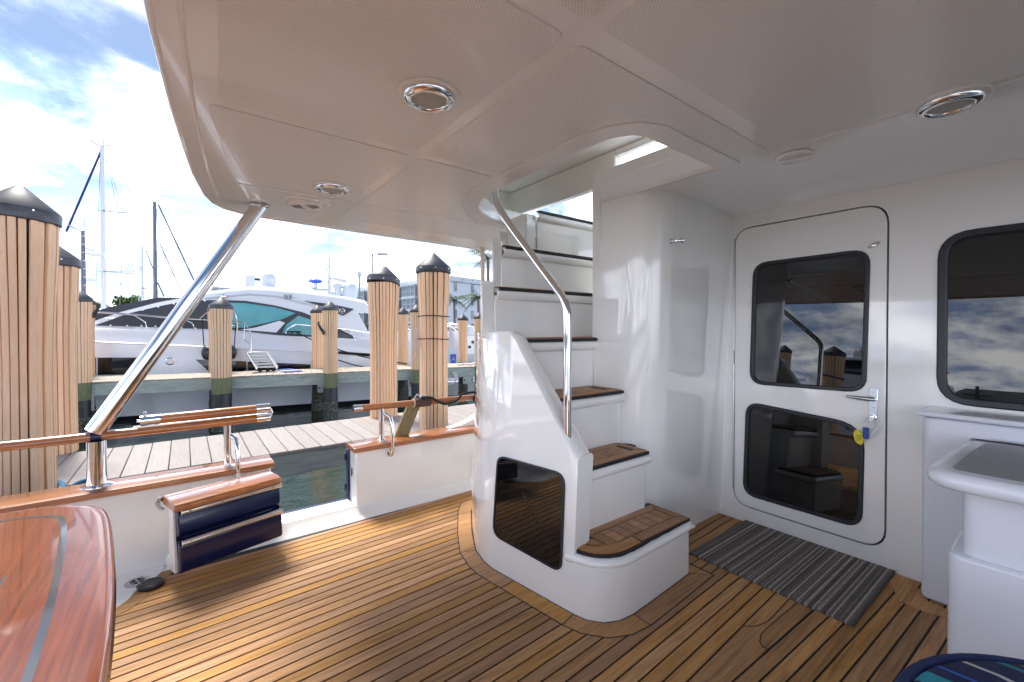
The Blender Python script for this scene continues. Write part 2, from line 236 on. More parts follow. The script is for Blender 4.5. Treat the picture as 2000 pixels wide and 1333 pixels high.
# ---------------------------------------------------------------- mesh helpers
WO = {}
class B:
    def __init__(s): s.v = []; s.f = []
    def add(s, vs, fs):
        k = len(s.v); s.v += [Vector(p) for p in vs]; s.f += [tuple(i + k for i in f) for f in fs]; return s
    def box(s, a, b, mat=None):
        (x0, y0, z0), (x1, y1, z1) = a, b
        vs = [(x0, y0, z0), (x1, y0, z0), (x1, y1, z0), (x0, y1, z0), (x0, y0, z1), (x1, y0, z1), (x1, y1, z1), (x0, y1, z1)]
        if mat: vs = [mat @ Vector(p) for p in vs]
        return s.add(vs, [(3, 2, 1, 0), (4, 5, 6, 7), (0, 1, 5, 4), (1, 2, 6, 5), (2, 3, 7, 6), (3, 0, 4, 7)])
    def loft(s, rings, closed=True, cap=True):
        n = len(rings[0]); vs = [p for r in rings for p in r]; fs = []
        for i in range(len(rings) - 1):
            for j in range(n if closed else n - 1):
                k = (j + 1) % n; fs.append((i * n + j, i * n + k, (i + 1) * n + k, (i + 1) * n + j))
        if cap and closed: fs.append(tuple(range(n))[::-1]); fs.append(tuple((len(rings) - 1) * n + j for j in range(n)))
        return s.add(vs, fs)
    def prism(s, poly, fn, a, b):         # poly of (p, q), fn(p, q, t) -> point
        return s.loft([[fn(p, q, a) for p, q in poly], [fn(p, q, b) for p, q in poly]])
    def tube(s, path, r, n=10, cap=True, flat=1.0):
        path = [Vector(p) for p in path]; rs = r if isinstance(r, (list, tuple)) else [r] * len(path); rings = []; nrm = None
        for i, p in enumerate(path):
            d = ((path[min(i + 1, len(path) - 1)] - p).normalized() + (p - path[max(i - 1, 0)]).normalized())
            if d.length < 1e-6: d = path[min(i + 1, len(path) - 1)] - path[max(i - 1, 0)]
            d.normalize()
            if nrm is None:
                nrm = Vector((0, 0, 1)) if abs(d.z) < 0.9 else Vector((1, 0, 0))
            nrm = (nrm - d * nrm.dot(d)).normalized(); bi = d.cross(nrm)
            rings.append([p + nrm * (math.cos(2 * math.pi * k / n) * rs[i] * flat) + bi * (math.sin(2 * math.pi * k / n) * rs[i]) for k in range(n)])
        return s.loft(rings, True, cap)
    def lathe(s, prof, c, n=24, ax=Vector((0, 0, 1))):
        ax = Vector(ax).normalized(); e1 = ax.orthogonal().normalized(); e2 = ax.cross(e1); c = Vector(c)
        rings = [[c + ax * h + (e1 * math.cos(2 * math.pi * k / n) + e2 * math.sin(2 * math.pi * k / n)) * max(r, 1e-4) for k in range(n)] for r, h in prof]
        return s.loft(rings)
    def holed(s, outer, holes, fn, a, b):
        bm = bmesh.new(); loops = []
        for lp in [outer] + holes:
            vs = [bm.verts.new((p, q, 0)) for p, q in lp]; loops.append(vs)
            for i in range(len(vs)): bm.edges.new((vs[i], vs[(i + 1) % len(vs)]))
        bmesh.ops.triangle_fill(bm, use_beauty=True, use_dissolve=False, edges=bm.edges[:])
        bm.verts.index_update(); tri = []
        for f in bm.faces:
            idx = [v.index for v in f.verts]; tri.append(tuple(idx) if f.normal.z > 0 else tuple(idx[::-1]))
        pts = [(v.co.x, v.co.y) for v in bm.verts]; N = len(pts)
        vs = [fn(p, q, a) for p, q in pts] + [fn(p, q, b) for p, q in pts]
        fs = [t_[::-1] for t_ in tri] + [tuple(i + N for i in t_) for t_ in tri]
        for lp in loops:
            ids = [v.index for v in lp]
            for i in range(len(ids)): fs.append((ids[i], ids[(i + 1) % len(ids)], ids[(i + 1) % len(ids)] + N, ids[i] + N))
        bm.free(); return s.add(vs, fs)
    def warp(s, fn): s.v = [fn(p) for p in s.v]; return s
    def build(s, name, mat, parent=None, bevel=0, seg=2, smooth=35, label=None, cat=None, group=None, kind=None, origin=None, fix=True):
        if parent is not None: o0 = WO.get(parent.name_full, Vector((0, 0, 0)))
        elif origin is not None: o0 = Vector(origin)
        else:
            xs = [p.x for p in s.v]; ys = [p.y for p in s.v]; zs = [p.z for p in s.v]
            o0 = Vector(((min(xs) + max(xs)) / 2, (min(ys) + max(ys)) / 2, min(zs)))
        me = bpy.data.meshes.new(name); me.from_pydata([p - o0 for p in s.v], [], s.f); me.validate(); me.materials.append(MATS[mat])
        if fix:
            bm = bmesh.new(); bm.from_mesh(me); bmesh.ops.recalc_face_normals(bm, faces=bm.faces[:]); bm.to_mesh(me); bm.free()
        if smooth: me.shade_smooth(); me.set_sharp_from_angle(angle=R(smooth))
        o = bpy.data.objects.new(name, me); COL.objects.link(o)
        if parent is not None: o.parent = parent
        else: o.location = o0
        WO[o.name_full] = o0
        if bevel:
            md = o.modifiers.new('bevel', 'BEVEL'); md.width = bevel; md.segments = seg; md.limit_method = 'ANGLE'; md.angle_limit = R(40); md.harden_normals = False
        tag(o, label, cat, group, kind); return o
def tag(o, label=None, cat=None, group=None, kind=None):
    if label: o['label'] = label
    if cat: o['category'] = cat
    if group: o['group'] = group
    if kind: o['kind'] = kind
    return o
def thing(name, loc, label, cat, group=None):
    o = bpy.data.objects.new(name, None); o.empty_display_size = 0.1; COL.objects.link(o); o.location = loc; WO[o.name_full] = Vector(loc); return tag(o, label, cat, group)
def copy_tree(o, parent=None):
    c = o.copy(); COL.objects.link(c); WO[c.name_full] = WO.get(o.name_full, Vector())
    if parent is not None: c.parent = parent
    for ch in [x for x in o.children]: copy_tree(ch, c)
    return c
def XY(p, q, t): return Vector((p, q, t))          # prism fn: plan polygon, extruded in z
def YZ(p, q, t): return Vector((t, p, q))          # wall polygon, extruded in x
def XZ(p, q, t): return Vector((p, t, q))          # side polygon, extruded in y
def rrect(x0, y0, x1, y1, r, n=6):
    pts = []
    for cx, cy, a in ((x1 - r, y0 + r, -90), (x1 - r, y1 - r, 0), (x0 + r, y1 - r, 90), (x0 + r, y0 + r, 180)):
        for k in range(n + 1): t_ = R(a + 90 * k / n); pts.append((cx + r * math.cos(t_), cy + r * math.sin(t_)))
    return pts
def rquad(q, r, n=6):                               # rounded polygon from corner points
    out = []; N = len(q)
    for i in range(N):
        p0, p, p1 = Vector(q[i - 1]), Vector(q[i]), Vector(q[(i + 1) % N]); rr = r[i] if isinstance(r, (list, tuple)) else r
        a = p + (p0 - p).normalized() * rr; c = p + (p1 - p).normalized() * rr
        for k in range(n + 1): t_ = k / n; out.append(tuple(a * (1 - t_) ** 2 + p * 2 * t_ * (1 - t_) + c * t_ * t_))
    return out
def inset(poly, d):
    N = len(poly); A = sum(poly[i][0] * poly[(i + 1) % N][1] - poly[(i + 1) % N][0] * poly[i][1] for i in range(N)); sg = 1 if A > 0 else -1; out = []
    for i in range(N):
        p0, p, p1 = Vector(poly[i - 1]), Vector(poly[i]), Vector(poly[(i + 1) % N]); e0 = (p - p0); e1 = (p1 - p)
        if e0.length < 1e-7: e0 = e1
        if e1.length < 1e-7: e1 = e0
        e0.normalize(); e1.normalize(); n0 = Vector((-e0.y, e0.x)) * sg; n1 = Vector((-e1.y, e1.x)) * sg; nn = (n0 + n1); nn = nn / max(nn.dot(n0), 0.3) if nn.length > 1e-6 else n0
        out.append(tuple(p + nn * d))
    return out
def spline(pts, n=6):
    pts = [Vector(p) for p in pts]; out = []
    for i in range(len(pts) - 1):
        p0, p1, p2, p3 = pts[max(i - 1, 0)], pts[i], pts[i + 1], pts[min(i + 2, len(pts) - 1)]
        for k in range(n):
            t_ = k / n; out.append(0.5 * ((2 * p1) + (p2 - p0) * t_ + (2 * p0 - 5 * p1 + 4 * p2 - p3) * t_ * t_ + (3 * p1 - p0 - 3 * p2 + p3) * t_ ** 3))
    out.append(pts[-1]); return out


# ================================================================ OWN BOAT: sole, planks
WATER = -1.1
MID = 0.76                                    # the boat's centreline (y)
mould = B().box((-1.75, -1.45, -0.12), (2.86, 2.90, -0.008)).build('deck', 'gelcoat', kind='structure')
TOWER = [(1.966, 1.16), (1.66, 1.142), (1.50, 1.134), (1.42, 1.143), (1.36, 1.173), (1.318, 1.225), (1.300, 1.285), (1.2844, 1.387), (1.2672, 1.5), (1.2473, 1.63), (1.224, 1.783), (1.228, 1.86), (1.255, 1.979), (1.349, 2.167), (1.496, 2.415), (1.56, 2.50), (1.95, 2.52), (1.966, 2.4)]
MARG = inset(TOWER, -0.085)
def cross_x(poly, y):
    xs = []
    for i in range(len(poly)):
        (x0, y0), (x1, y1) = poly[i], poly[(i + 1) % len(poly)]
        if (y0 - y) * (y1 - y) < 0: xs.append(x0 + (x1 - x0) * (y - y0) / (y1 - y0))
    return sorted(xs)
def aft_limit(y):                              # where the planks stop aft: the white drain recess by the bulwark
    if y > 2.70: return -0.10
    if y > 2.44: return -0.28 + (y - 2.44) * 0.62
    return -1.70
def outer_y(x): return 2.752 + 0.026 * x
SEAM = 0.0076
caulk = B().box((-1.70, -1.28, -0.008), (2.785, 2.742, -0.0055)).build('caulking', 'caulk', mould, smooth=0)
def plank(pts, mat='teak', parent=mould, name='plank', z0=-0.0055, z1=0.0):
    return B().prism(pts, XY, z0, z1).build(name, mat, parent, smooth=0, bevel=0.0007, seg=1)
SL = 0.04; PW = 0.0525
def strip(y0, y1, slope, side_=1):
    """one plank between the two seams y0, y1 (given at x = 1.4); the stair plinth and its margin lie on top"""
    def yy(y, x): return y + slope * (x - 1.4)
    rows = []
    for k in range(4):
        y = y0 + (y1 - y0) * k / 3; a = max(aft_limit(yy(y, 0)), -1.70); ym = yy(y, 2.0)
        f_ = 2.775 if ym < 1.415 else (1.60 if ym < 2.48 else 2.9)
        rows.append((y, a, f_))
    fmin = min(r[2] for r in rows)
    def cl(v): return max(v, 0.7625) if side_ > 0 else min(v, 0.7575)
    left = [(r[1], cl(yy(r[0], r[1]))) for r in rows]; right = [(fmin, cl(yy(r[0], fmin))) for r in rows]
    pts = left[::-1]
    for x in (0.0, 0.6, 1.2, 1.8): pts.append((x, cl(yy(y0, x)))) if x > left[0][0] and x < fmin else None
    pts += right
    for x in (1.8, 1.2, 0.6, 0.0): pts.append((x, cl(yy(y1, x)))) if x > left[-1][0] and x < fmin else None
    if abs(cl(yy(y1, 1.3)) - cl(yy(y0, 1.3))) > 0.01: plank(pts)
king0, king1 = 0.714, 0.806
y = king1
while y < 2.735:
    y2 = min(y + PW, 2.735)
    if y2 - y > 0.015: strip(y + SEAM / 2, y2 - SEAM / 2, SL)
    y = y2
y = king0
while y > -1.26:
    strip(y - PW + SEAM / 2, y - SEAM / 2, -SL, -1); y -= PW
# king plank on the centreline with the two nibbed pieces let into it
def kl(x): return king1 + SL * (x - 1.4) - SEAM / 2
def kr(x): return king0 - SL * (x - 1.4) + SEAM / 2
plank([(0.55, kr(0.55)), (2.775, kr(2.775)), (2.775, kl(2.775)), (0.55, kl(0.55))], name='king_plank')
for pts in ([(1.80, kl(1.80)), (1.815, kl(1.81) - 0.018), (1.85, kl(1.85) - 0.036), (1.90, kl(1.90) - 0.048), (1.95, kl(1.95) - 0.050), (2.775, kl(2.775) - 0.050), (2.775, kl(2.775))],
            [(1.74, kr(1.74)), (2.775, kr(2.775)), (2.775, kr(2.775) + 0.055), (1.86, kr(1.86) + 0.055), (1.80, kr(1.80) + 0.050), (1.755, kr(1.755) + 0.034), (1.735, kr(1.735) + 0.015)]):
    B().prism(inset(pts, -0.0045), XY, 0.0001, 0.0004).build('caulk_line', 'caulk', mould, smooth=0); plank(pts, z0=0.0004, z1=0.0008)
B().prism(inset(TOWER, -0.0905), XY, 0.0001, 0.0004).build('caulk_line', 'caulk', mould, smooth=0)
# margin boards round the stair plinth
ring = list(zip(TOWER, MARG))
cuts = [(0, 2), (2, 6), (6, 9), (9, 12), (12, 16)]
for a, b_ in cuts:
    inn = [ring[i][0] for i in range(a, b_ + 1)]; out = [ring[i][1] for i in range(a, b_ + 1)]
    inn = inset(TOWER, -0.006)[a:b_ + 1]
    def shr(p, q, d): v = Vector(q) - Vector(p); return tuple(Vector(p) + v.normalized() * d)
    inn[0] = shr(inn[0], inn[1], 0.0025); inn[-1] = shr(inn[-1], inn[-2], 0.0025); out[0] = shr(out[0], out[1], 0.0025); out[-1] = shr(out[-1], out[-2], 0.0025)
    plank(inn + out[::-1], name='margin_board', z0=0.0004, z1=0.0012)
plank([(1.975, 1.155), (2.045, 1.085), (2.045, 1.30), (1.975, 1.36)], name='margin_board', z0=0.0004, z1=0.0012)
# curved margin by the drain, and the shaped piece beside the locker
mb = [(-0.10, 2.735), (-0.115, 2.70), (-0.165, 2.64), (-0.19, 2.60), (-0.205, 2.545), (-0.245, 2.494), (-0.32, 2.44), (-0.45, 2.41), (-1.2, 2.40)]
mi = [(-0.045, 2.735), (-0.06, 2.69), (-0.105, 2.62), (-0.13, 2.57), (-0.15, 2.51), (-0.20, 2.45), (-0.29, 2.385), (-0.44, 2.35), (-1.2, 2.34)]
plank(mb + mi[::-1], name='margin_board', z0=-0.002, z1=0.0022)
B().prism(mb + [(-1.7, 2.40), (-1.7, 2.86), (-0.08, 2.86)], XY, -0.0052, -0.0015).build('drain_recess', 'gelcoat', mould, smooth=0)
plank([(2.50, 0.485), (2.56, 0.50), (2.66, 0.545), (2.77, 0.545), (2.77, 0.475), (2.66, 0.44), (2.60, 0.40), (2.58, 0.30), (2.52, 0.30), (2.50, 0.40)], name='margin_board', z0=-0.002, z1=0.0022)

# ================================================================ side bulwark with gate opening
def bulwark_y(x): return 2.845 + 0.012 * x
bw = thing('bulwark', (1.3, 2.9, 0), 'white bulwark with varnished cap forward of the boarding gap, beside the stairs', 'bulwark')
def wallseg(b_, x0, x1, z0, z1, tb=0.12, n=1):
    rings = []
    for k in range(n + 1):
        x = x0 + (x1 - x0) * k / n; y0 = bulwark_y(x)
        rings.append([Vector((x, y0 - 0.02 * (1 - z0 / 0.45), z0)), Vector((x, y0 + tb + 0.06 * (1 - z0), z0)), Vector((x, y0 + tb + 0.02, z1)), Vector((x, y0 + 0.005, z1))])
    return b_.loft(rings)
wallseg(B(), 0.885, 3.2, -0.01, 0.395, n=4).build('panel', 'gelcoat', bw, bevel=0.012)
def caprail(parent, pts, z, w0, w1, mat='varnish'):
    b_ = B(); rings = []
    for x, yi in pts: rings.append([Vector((x, yi - w0, z)), Vector((x, yi - w0 - 0.012, z + 0.012)), Vector((x, yi - w0 - 0.006, z + 0.030)), Vector((x, yi - w0 + 0.02, z + 0.037)), Vector((x, yi + w1 - 0.02, z + 0.037)), Vector((x, yi + w1 + 0.008, z + 0.022)), Vector((x, yi + w1, z))])
    return b_.loft(rings).build('cap_rail', mat, parent, bevel=0.004)
caprail(bw, [(x, bulwark_y(x)) for x in (0.868, 1.4, 2.0, 2.6, 3.2)], 0.396, 0.025, 0.165)
B().box((2.16, 3.032, 0.28), (3.2, 3.46, 0.39)).build('side_deck', 'gelcoat', bw, bevel=0.01)
B().box((0.872, 2.975, -0.55), (3.2, 3.03, 0.39)).build('hull_side', 'navy', bw, bevel=0.01)
B().box((0.865, 3.02, 0.30), (3.2, 3.05, 0.36)).build('rub_strake', 'navy', bw, bevel=0.012)
B().box((0.865, 3.02, 0.10), (3.2, 3.05, 0.15)).build('rub_strake', 'navy', bw, bevel=0.012)
lp = B().box((0.8795, 2.905, 0.215), (0.884, 2.945, 0.285)).build('latch_plate', 'chrome', bw, bevel=0.003)
B().box((0.8775, 2.917, 0.23), (0.8793, 2.931, 0.27)).build('latch_slot', 'rubber', lp)
ba = thing('bulwark', (-0.6, 2.9, 0), 'white bulwark with varnished cap aft of the boarding gap, behind the open blue gate', 'bulwark')
wallseg(B(), -1.75, 0.40, -0.01, 0.395, n=4).build('panel', 'gelcoat', ba, bevel=0.012)
caprail(ba, [(x, bulwark_y(x)) for x in (-1.75, -1.1, -0.5, 0.0, 0.41)], 0.396, 0.03, 0.165)
B().box((-1.75, 2.975, -0.55), (0.42, 3.03, 0.39)).build('hull_side', 'navy', ba, bevel=0.01)
sill = wallseg(B(), 0.40, 0.885, -0.01, 0.055, n=1).build('boarding_sill', 'gelcoat', bw, bevel=0.018, seg=3)
B().box((0.40, 2.975, -0.55), (0.885, 3.03, 0.05)).build('hull_side', 'navy', bw, bevel=0.008)
# coving where the bulwark meets the sole
B().loft([[Vector((x, 2.74 + 0.012 * x, -0.008)), Vector((x, 2.79 + 0.012 * x, 0.004)), Vector((x, 2.835 + 0.012 * x, 0.05)), Vector((x, 2.86 + 0.012 * x, 0.05)), Vector((x, 2.86, -0.01))] for x in (-0.08, 0.5, 1.2, 2.0, 2.8)]).build('coving', 'gelcoat', mould)
# mirrored far side and transom, outside the picture but seen in reflections
bs = thing('bulwark', (0.6, -1.4, 0), 'white bulwark with varnished cap on the far side of the cockpit, behind the counter', 'bulwark')
B().box((-1.75, -1.52, -0.6), (2.78, -1.40, 0.395)).build('panel', 'gelcoat', bs, bevel=0.012)
B().box((-1.75, -1.56, 0.397), (2.78, -1.37, 0.433)).build('cap_rail', 'varnish', bs, bevel=0.01)
tr = thing('transom', (-1.8, 0.7, 0), 'white transom with varnished cap across the stern behind the table', 'transom')
B().box((-1.87, -1.52, -0.9), (-1.752, 3.03, 0.395)).build('panel', 'gelcoat', tr, bevel=0.012)
B().box((-1.90, -1.55, 0.397), (-1.71, 3.04, 0.433)).build('cap_rail', 'varnish', tr, bevel=0.01)
# drain and the round black deck cap
dr = thing('deck_drain', (-0.185, 2.70, -0.008), 'round grey slotted drain set in the white sole by the bulwark', 'drain')
B().lathe([(0.047, -0.004), (0.047, 0.004), (0.040, 0.006), (0.028, 0.005), (0.028, -0.004)], (-0.185, 2.70, -0.001), 28).build('flange', 'steel_dull', dr)
B().lathe([(0.027, -0.002), (0.027, 0.0006), (0.001, 0.0006)], (-0.185, 2.70, -0.001), 20).build('well', 'rubber', dr)
for a in (20, 110): B().box((-0.029, -0.003, -0.001), (0.029, 0.003, 0.004), Matrix.Translation((-0.185, 2.70, -0.0005)) @ Matrix.Rotation(R(a), 4, 'Z')).build('bar', 'steel_dull', dr)
dc = thing('deck_filler', (-0.13, 2.612, 0), 'round black plastic hinged filler lid lying on the teak beside the drain', 'filler lid')
B().lathe([(0.048, 0.002), (0.050, 0.006), (0.050, 0.014), (0.044, 0.020), (0.036, 0.0225), (0.034, 0.020), (0.0, 0.020)], (-0.13, 2.612, 0), 32).build('lid', 'black_plastic', dc)
B().box((-0.026, -0.012, 0.002), (0.006, 0.012, 0.018), Matrix.Translation((-0.175, 2.628, 0)) @ Matrix.Rotation(R(160), 4, 'Z')).build('hinge', 'black_plastic', dc, bevel=0.004)

# ================================================================ boarding gate, swung in
ga = Vector((-0.033, 2.468, 0)); gb = Vector((0.415, 2.600, 0)); gd = (gb - ga).normalized(); gn = Vector((-gd.y, gd.x, 0))     # gn points outboard
GL = (gb - ga).length
def G(s, d, z): return ga + gd * s + gn * d + Vector((0, 0, z))
gt = thing('boarding_gate', G(GL / 2, 0.06, 0.05), 'navy boarding gate with teak cap and chrome strips swung open over the deck', 'gate')
prof = [(0.035, 0.075), (0.012, 0.085), (0.004, 0.10), (0.004, 0.205), (0.020, 0.222), (0.040, 0.232), (0.022, 0.245), (0.010, 0.262), (0.010, 0.345), (0.02, 0.362), (0.03, 0.372), (0.052, 0.372), (0.050, 0.075)]
prof = [(d + 0.030 * (z - 0.075) / 0.3 - 0.012, z) for d, z in prof]
b_ = B(); b_.loft([[G(s, d, z) for d, z in prof] for s in (0.012, GL)]).build('outer_skin', 'navy', gt, bevel=0.006)
pw = [(0.040, 0.075), (0.155, 0.075), (0.160, 0.085), (0.160, 0.115), (0.150, 0.125), (0.120, 0.130), (0.108, 0.32), (0.118, 0.335), (0.138, 0.34), (0.140, 0.373), (0.072, 0.373)]
B().loft([[G(s, d, z) for d, z in pw] for s in (0.0, GL)]).build('inner_skin', 'gelcoat', gt, bevel=0.006)
cp = [(-0.012, 0.374), (-0.016, 0.392), (-0.006, 0.405), (0.02, 0.412), (0.14, 0.418), (0.158, 0.410), (0.160, 0.395), (0.145, 0.376)]
B().loft([[G(s, d, z) for d, z in cp] for s in (-0.012, GL - 0.01)]).build('cap_rail', 'varnish', gt, bevel=0.004)
for zc, dc_ in ((0.362, 0.006), (0.222, -0.002)):
    st = B(); sec = [(dc_, zc - 0.014), (dc_ - 0.012, zc - 0.010), (dc_ - 0.016, zc), (dc_ - 0.012, zc + 0.010), (dc_, zc + 0.014)]
    so_ = st.loft([[G(s, d, z) for d, z in sec] for s in (0.018, GL - 0.004)]).build('chrome_strip', 'chrome', gt, smooth=60)
    for s in (0.05, 0.18, 0.31, 0.42): B().lathe([(0.006, -0.001), (0.005, 0.0012), (0.0, 0.0016)], G(s, dc_ - 0.016, zc), 10, -gn).build('screw', 'steel_dull', so_)
B().tube([G(-0.025, 0.15, 0.395), G(-0.03, 0.16, 0.385), G(-0.02, 0.165, 0.36), G(-0.008, 0.155, 0.345)], 0.009).build('latch_hook', 'steel_dull', gt)
B().lathe([(0.010, 0), (0.010, 0.016), (0.006, 0.020), (0, 0.020)], G(-0.02, 0.155, 0.39), 14).build('latch_knob', 'steel_dull', gt)

# ================================================================ rails and stanchions on the bulwark
YR = 2.905
def flange(parent, c, r): B().lathe([(r, 0.0), (r, 0.004), (r * 0.8, 0.010), (r * 0.6, 0.012)], c, 24).build('flange', 'chrome', parent)
sp = thing('support_strut', (-0.345, YR, 0.434), 'thick polished steel strut slanting from the cap rail up to the ceiling', 'strut')
flange(sp, (-0.345, YR, 0.434), 0.060)
B().tube([(-0.345, YR, 0.44), (-0.345, YR, 0.655)], 0.0375, 32).build('lower_post', 'chrome', sp)
B().tube([(-0.352, YR, 0.700), (-0.345, YR, 0.712), (0.367, 3.008, 1.943)], [0.041, 0.0415, 0.0395], 32).build('slanted_tube', 'chrome', sp)
B().lathe([(0.052, 0.0), (0.052, -0.006), (0.046, -0.010)], (0.3675, 3.010, 1.9435), 28).build('flange', 'chrome', sp)
hr = thing('handrail', (0.0, YR, 0.434), 'varnished round handrail with folded top bar beside the slanted steel strut', 'handrail')
B().tube([(-1.75, YR + 0.01, 0.677), (-0.9, YR, 0.677), (-0.36, YR, 0.676)], 0.029, 16, flat=0.8).build('rail', 'varnish', hr)
B().tube([(-0.33, YR, 0.676), (0.33, YR, 0.679)], 0.029, 16, flat=0.8).build('rail', 'varnish', hr)
B().tube([(-0.365, YR, 0.676), (-0.325, YR, 0.676)], 0.0295, 16, flat=0.82).build('joint_collar', 'navy', hr)
B().tube([(0.331, YR, 0.679), (0.402, YR, 0.679)], 0.0295, 18, flat=0.85).build('end_ferrule', 'chrome', hr)
B().tube([(-0.10, YR, 0.731), (0.33, YR, 0.734)], 0.025, 16).build('folding_bar', 'varnish', hr)
B().tube([(0.331, YR, 0.734), (0.402, YR, 0.734)], 0.0262, 18).build('end_ferrule', 'chrome', hr)
B().tube([(-0.182, YR, 0.730), (-0.101, YR, 0.731)], 0.0262, 18).build('end_ferrule', 'chrome', hr)
B().box((-0.21, YR - 0.012, 0.696), (0.39, YR + 0.012, 0.704)).build('hinge_strip', 'chrome', hr, bevel=0.002)
B().lathe([(0.005, 0), (0.005, 0.012), (0.008, 0.016), (0.008, 0.024), (0, 0.026)], (-0.165, YR, 0.752), 12).build('locking_pin', 'chrome', hr)
B().lathe([(0.006, 0), (0.006, 0.012), (0, 0.014)], (-0.182, YR, 0.731), 12, (-1, 0, 0)).build('locking_pin', 'chrome', hr)
B().tube([(0.402, YR - 0.012, 0.728), (0.410, YR - 0.012, 0.706), (0.402, YR - 0.012, 0.685)], 0.006, 8).build('hinge', 'chrome', hr)
B().tube([(0.190, YR, 0.434), (0.190, YR, 0.66)], 0.0175, 18).build('stanchion', 'chrome', hr)
B().tube([(0.205, YR - 0.02, 0.60), (0.225, YR - 0.055, 0.585), (0.232, YR - 0.085, 0.53), (0.232, YR - 0.088, 0.37), (0.232, YR - 0.07, 0.34)], 0.0125, 12).build('brace', 'chrome', hr)
h2 = thing('handrail', (1.3, YR, 0.434), 'varnished round handrail with leather wrap and chrome end, forward of the boarding gap', 'handrail')
B().tube([(0.945, YR, 0.673), (1.5, YR, 0.664), (3.2, YR, 0.64)], 0.022, 18).build('rail', 'varnish', h2)
B().tube([(0.885, YR, 0.674), (0.944, YR, 0.673)], 0.0232, 20).build('end_ferrule', 'chrome', h2)
B().tube([(1.075, YR, 0.434), (1.075, YR, 0.655)], 0.0175, 18).build('stanchion', 'chrome', h2)
B().tube([(1.09, YR - 0.02, 0.62), (1.115, YR - 0.06, 0.60), (1.12, YR - 0.085, 0.55), (1.12, YR - 0.09, 0.38), (1.12, YR - 0.072, 0.35)], 0.0125, 12).build('brace', 'chrome', h2)
B().lathe([(0.024, 0), (0.024, 0.003), (0.012, 0.006), (0, 0.006)], (1.12, 2.852, 0.352), 20, (0, -1, 0)).build('brace_plate', 'chrome', h2)
flange(h2, (1.075, YR, 0.434), 0.030)
# leather strap, wooden post lashed to the rail, and the black line tied round it
ls = thing('leather_strap', (1.36, YR, 0.63), 'brown leather sleeve wrapped over the varnished rail', 'strap')
B().tube([(1.315, YR, 0.667), (1.44, YR, 0.665)], 0.034, 20).build('sleeve', 'leather', ls)
B().tube([(1.308, YR, 0.667), (1.3145, YR, 0.667)], 0.032, 20).build('lining', 'wool', ls)
pp = thing('wooden_post', (1.235, 2.955, 0.434), 'worn olive wooden post leaning against the rail under the leather sleeve', 'post')
B().loft([[Vector((1.19, 2.945, 0.434)), Vector((1.295, 2.945, 0.434)), Vector((1.295, 2.975, 0.434)), Vector((1.19, 2.975, 0.434))], [Vector((1.29, 2.94, 0.66)), Vector((1.395, 2.94, 0.66)), Vector((1.395, 2.97, 0.66)), Vector((1.29, 2.97, 0.66))]]).build('board', 'olive_wood', pp, bevel=0.006)
sh = B().tube([(1.325, YR + 0.01, 0.70), (1.345, YR + 0.01, 0.725), (1.365, YR + 0.01, 0.70)], 0.007, 8); sh.tube([(1.36, YR - 0.01, 0.70), (1.38, YR - 0.01, 0.722), (1.40, YR - 0.01, 0.70)], 0.007, 8); sh.build('shackle', 'steel_dull', label='small galvanised shackle on top of the leather sleeve', cat='shackle')
ln = spline([(1.36, YR - 0.03, 0.705), (1.43, YR - 0.035, 0.70), (1.49, YR - 0.03, 0.665), (1.55, YR - 0.03, 0.640), (1.60, YR - 0.03, 0.645), (1.66, YR - 0.028, 0.66), (1.70, YR - 0.03, 0.70), (1.80, YR - 0.03, 0.705), (1.86, YR - 0.03, 0.69), (1.86, YR - 0.03, 0.64), (1.82, YR - 0.035, 0.625), (1.80, YR - 0.035, 0.66), (1.83, YR - 0.035, 0.70), (1.86, YR + 0.03, 0.685), (1.88, YR + 0.03, 0.64), (1.94, YR - 0.03, 0.628), (2.1, YR - 0.03, 0.625)], 6)
B().tube(ln, 0.0095, 8).build('tied_rope', 'rope_black', label='black line knotted round the varnished rail beside the stairs', cat='rope')
# side-deck fairing with its small steel bollard
fa = B(); arc = [(1.62 + 0.30 * (1 - math.cos(R(a))) * 1.35, 0.434 + 0.20 * math.sin(R(a)) ** 1 * (a / 90.0)) for a in range(0, 91, 10)]
fa.loft([[Vector((x, 2.93, 0.434)), Vector((x, 2.93, 0.434 + (x - 1.60) ** 2 * 0.9 + 0.001)), Vector((x, 3.0, 0.434 + (x - 1.60) ** 2 * 0.9 + 0.001)), Vector((x, 3.0, 0.434))] for x in (1.62, 1.72, 1.82, 1.92, 2.02, 2.12, 2.3)]).build('coaming', 'gelcoat', label='white curved coaming rising from the cap rail beside the stairs', cat='coaming')
bo = thing('bollard', (2.0, 2.99, 0.58), 'small steel bollard on the white curved coaming by the stairs', 'bollard')
B().lathe([(0.022, -0.03), (0.018, 0.04), (0.026, 0.05), (0.026, 0.06), (0, 0.06)], (1.95, 2.96, 0.56), 16).build('post', 'steel_dull', bo)
B().lathe([(0.030, 0.0), (0.034, 0.006), (0.034, 0.014), (0, 0.016)], (1.95, 2.96, 0.64), 20).build('cap', 'steel_dull', bo)
B().tube([(1.95, 2.96, 0.60), (1.95, 2.90, 0.60)], 0.007, 8).build('crossbar', 'steel_dull', bo)

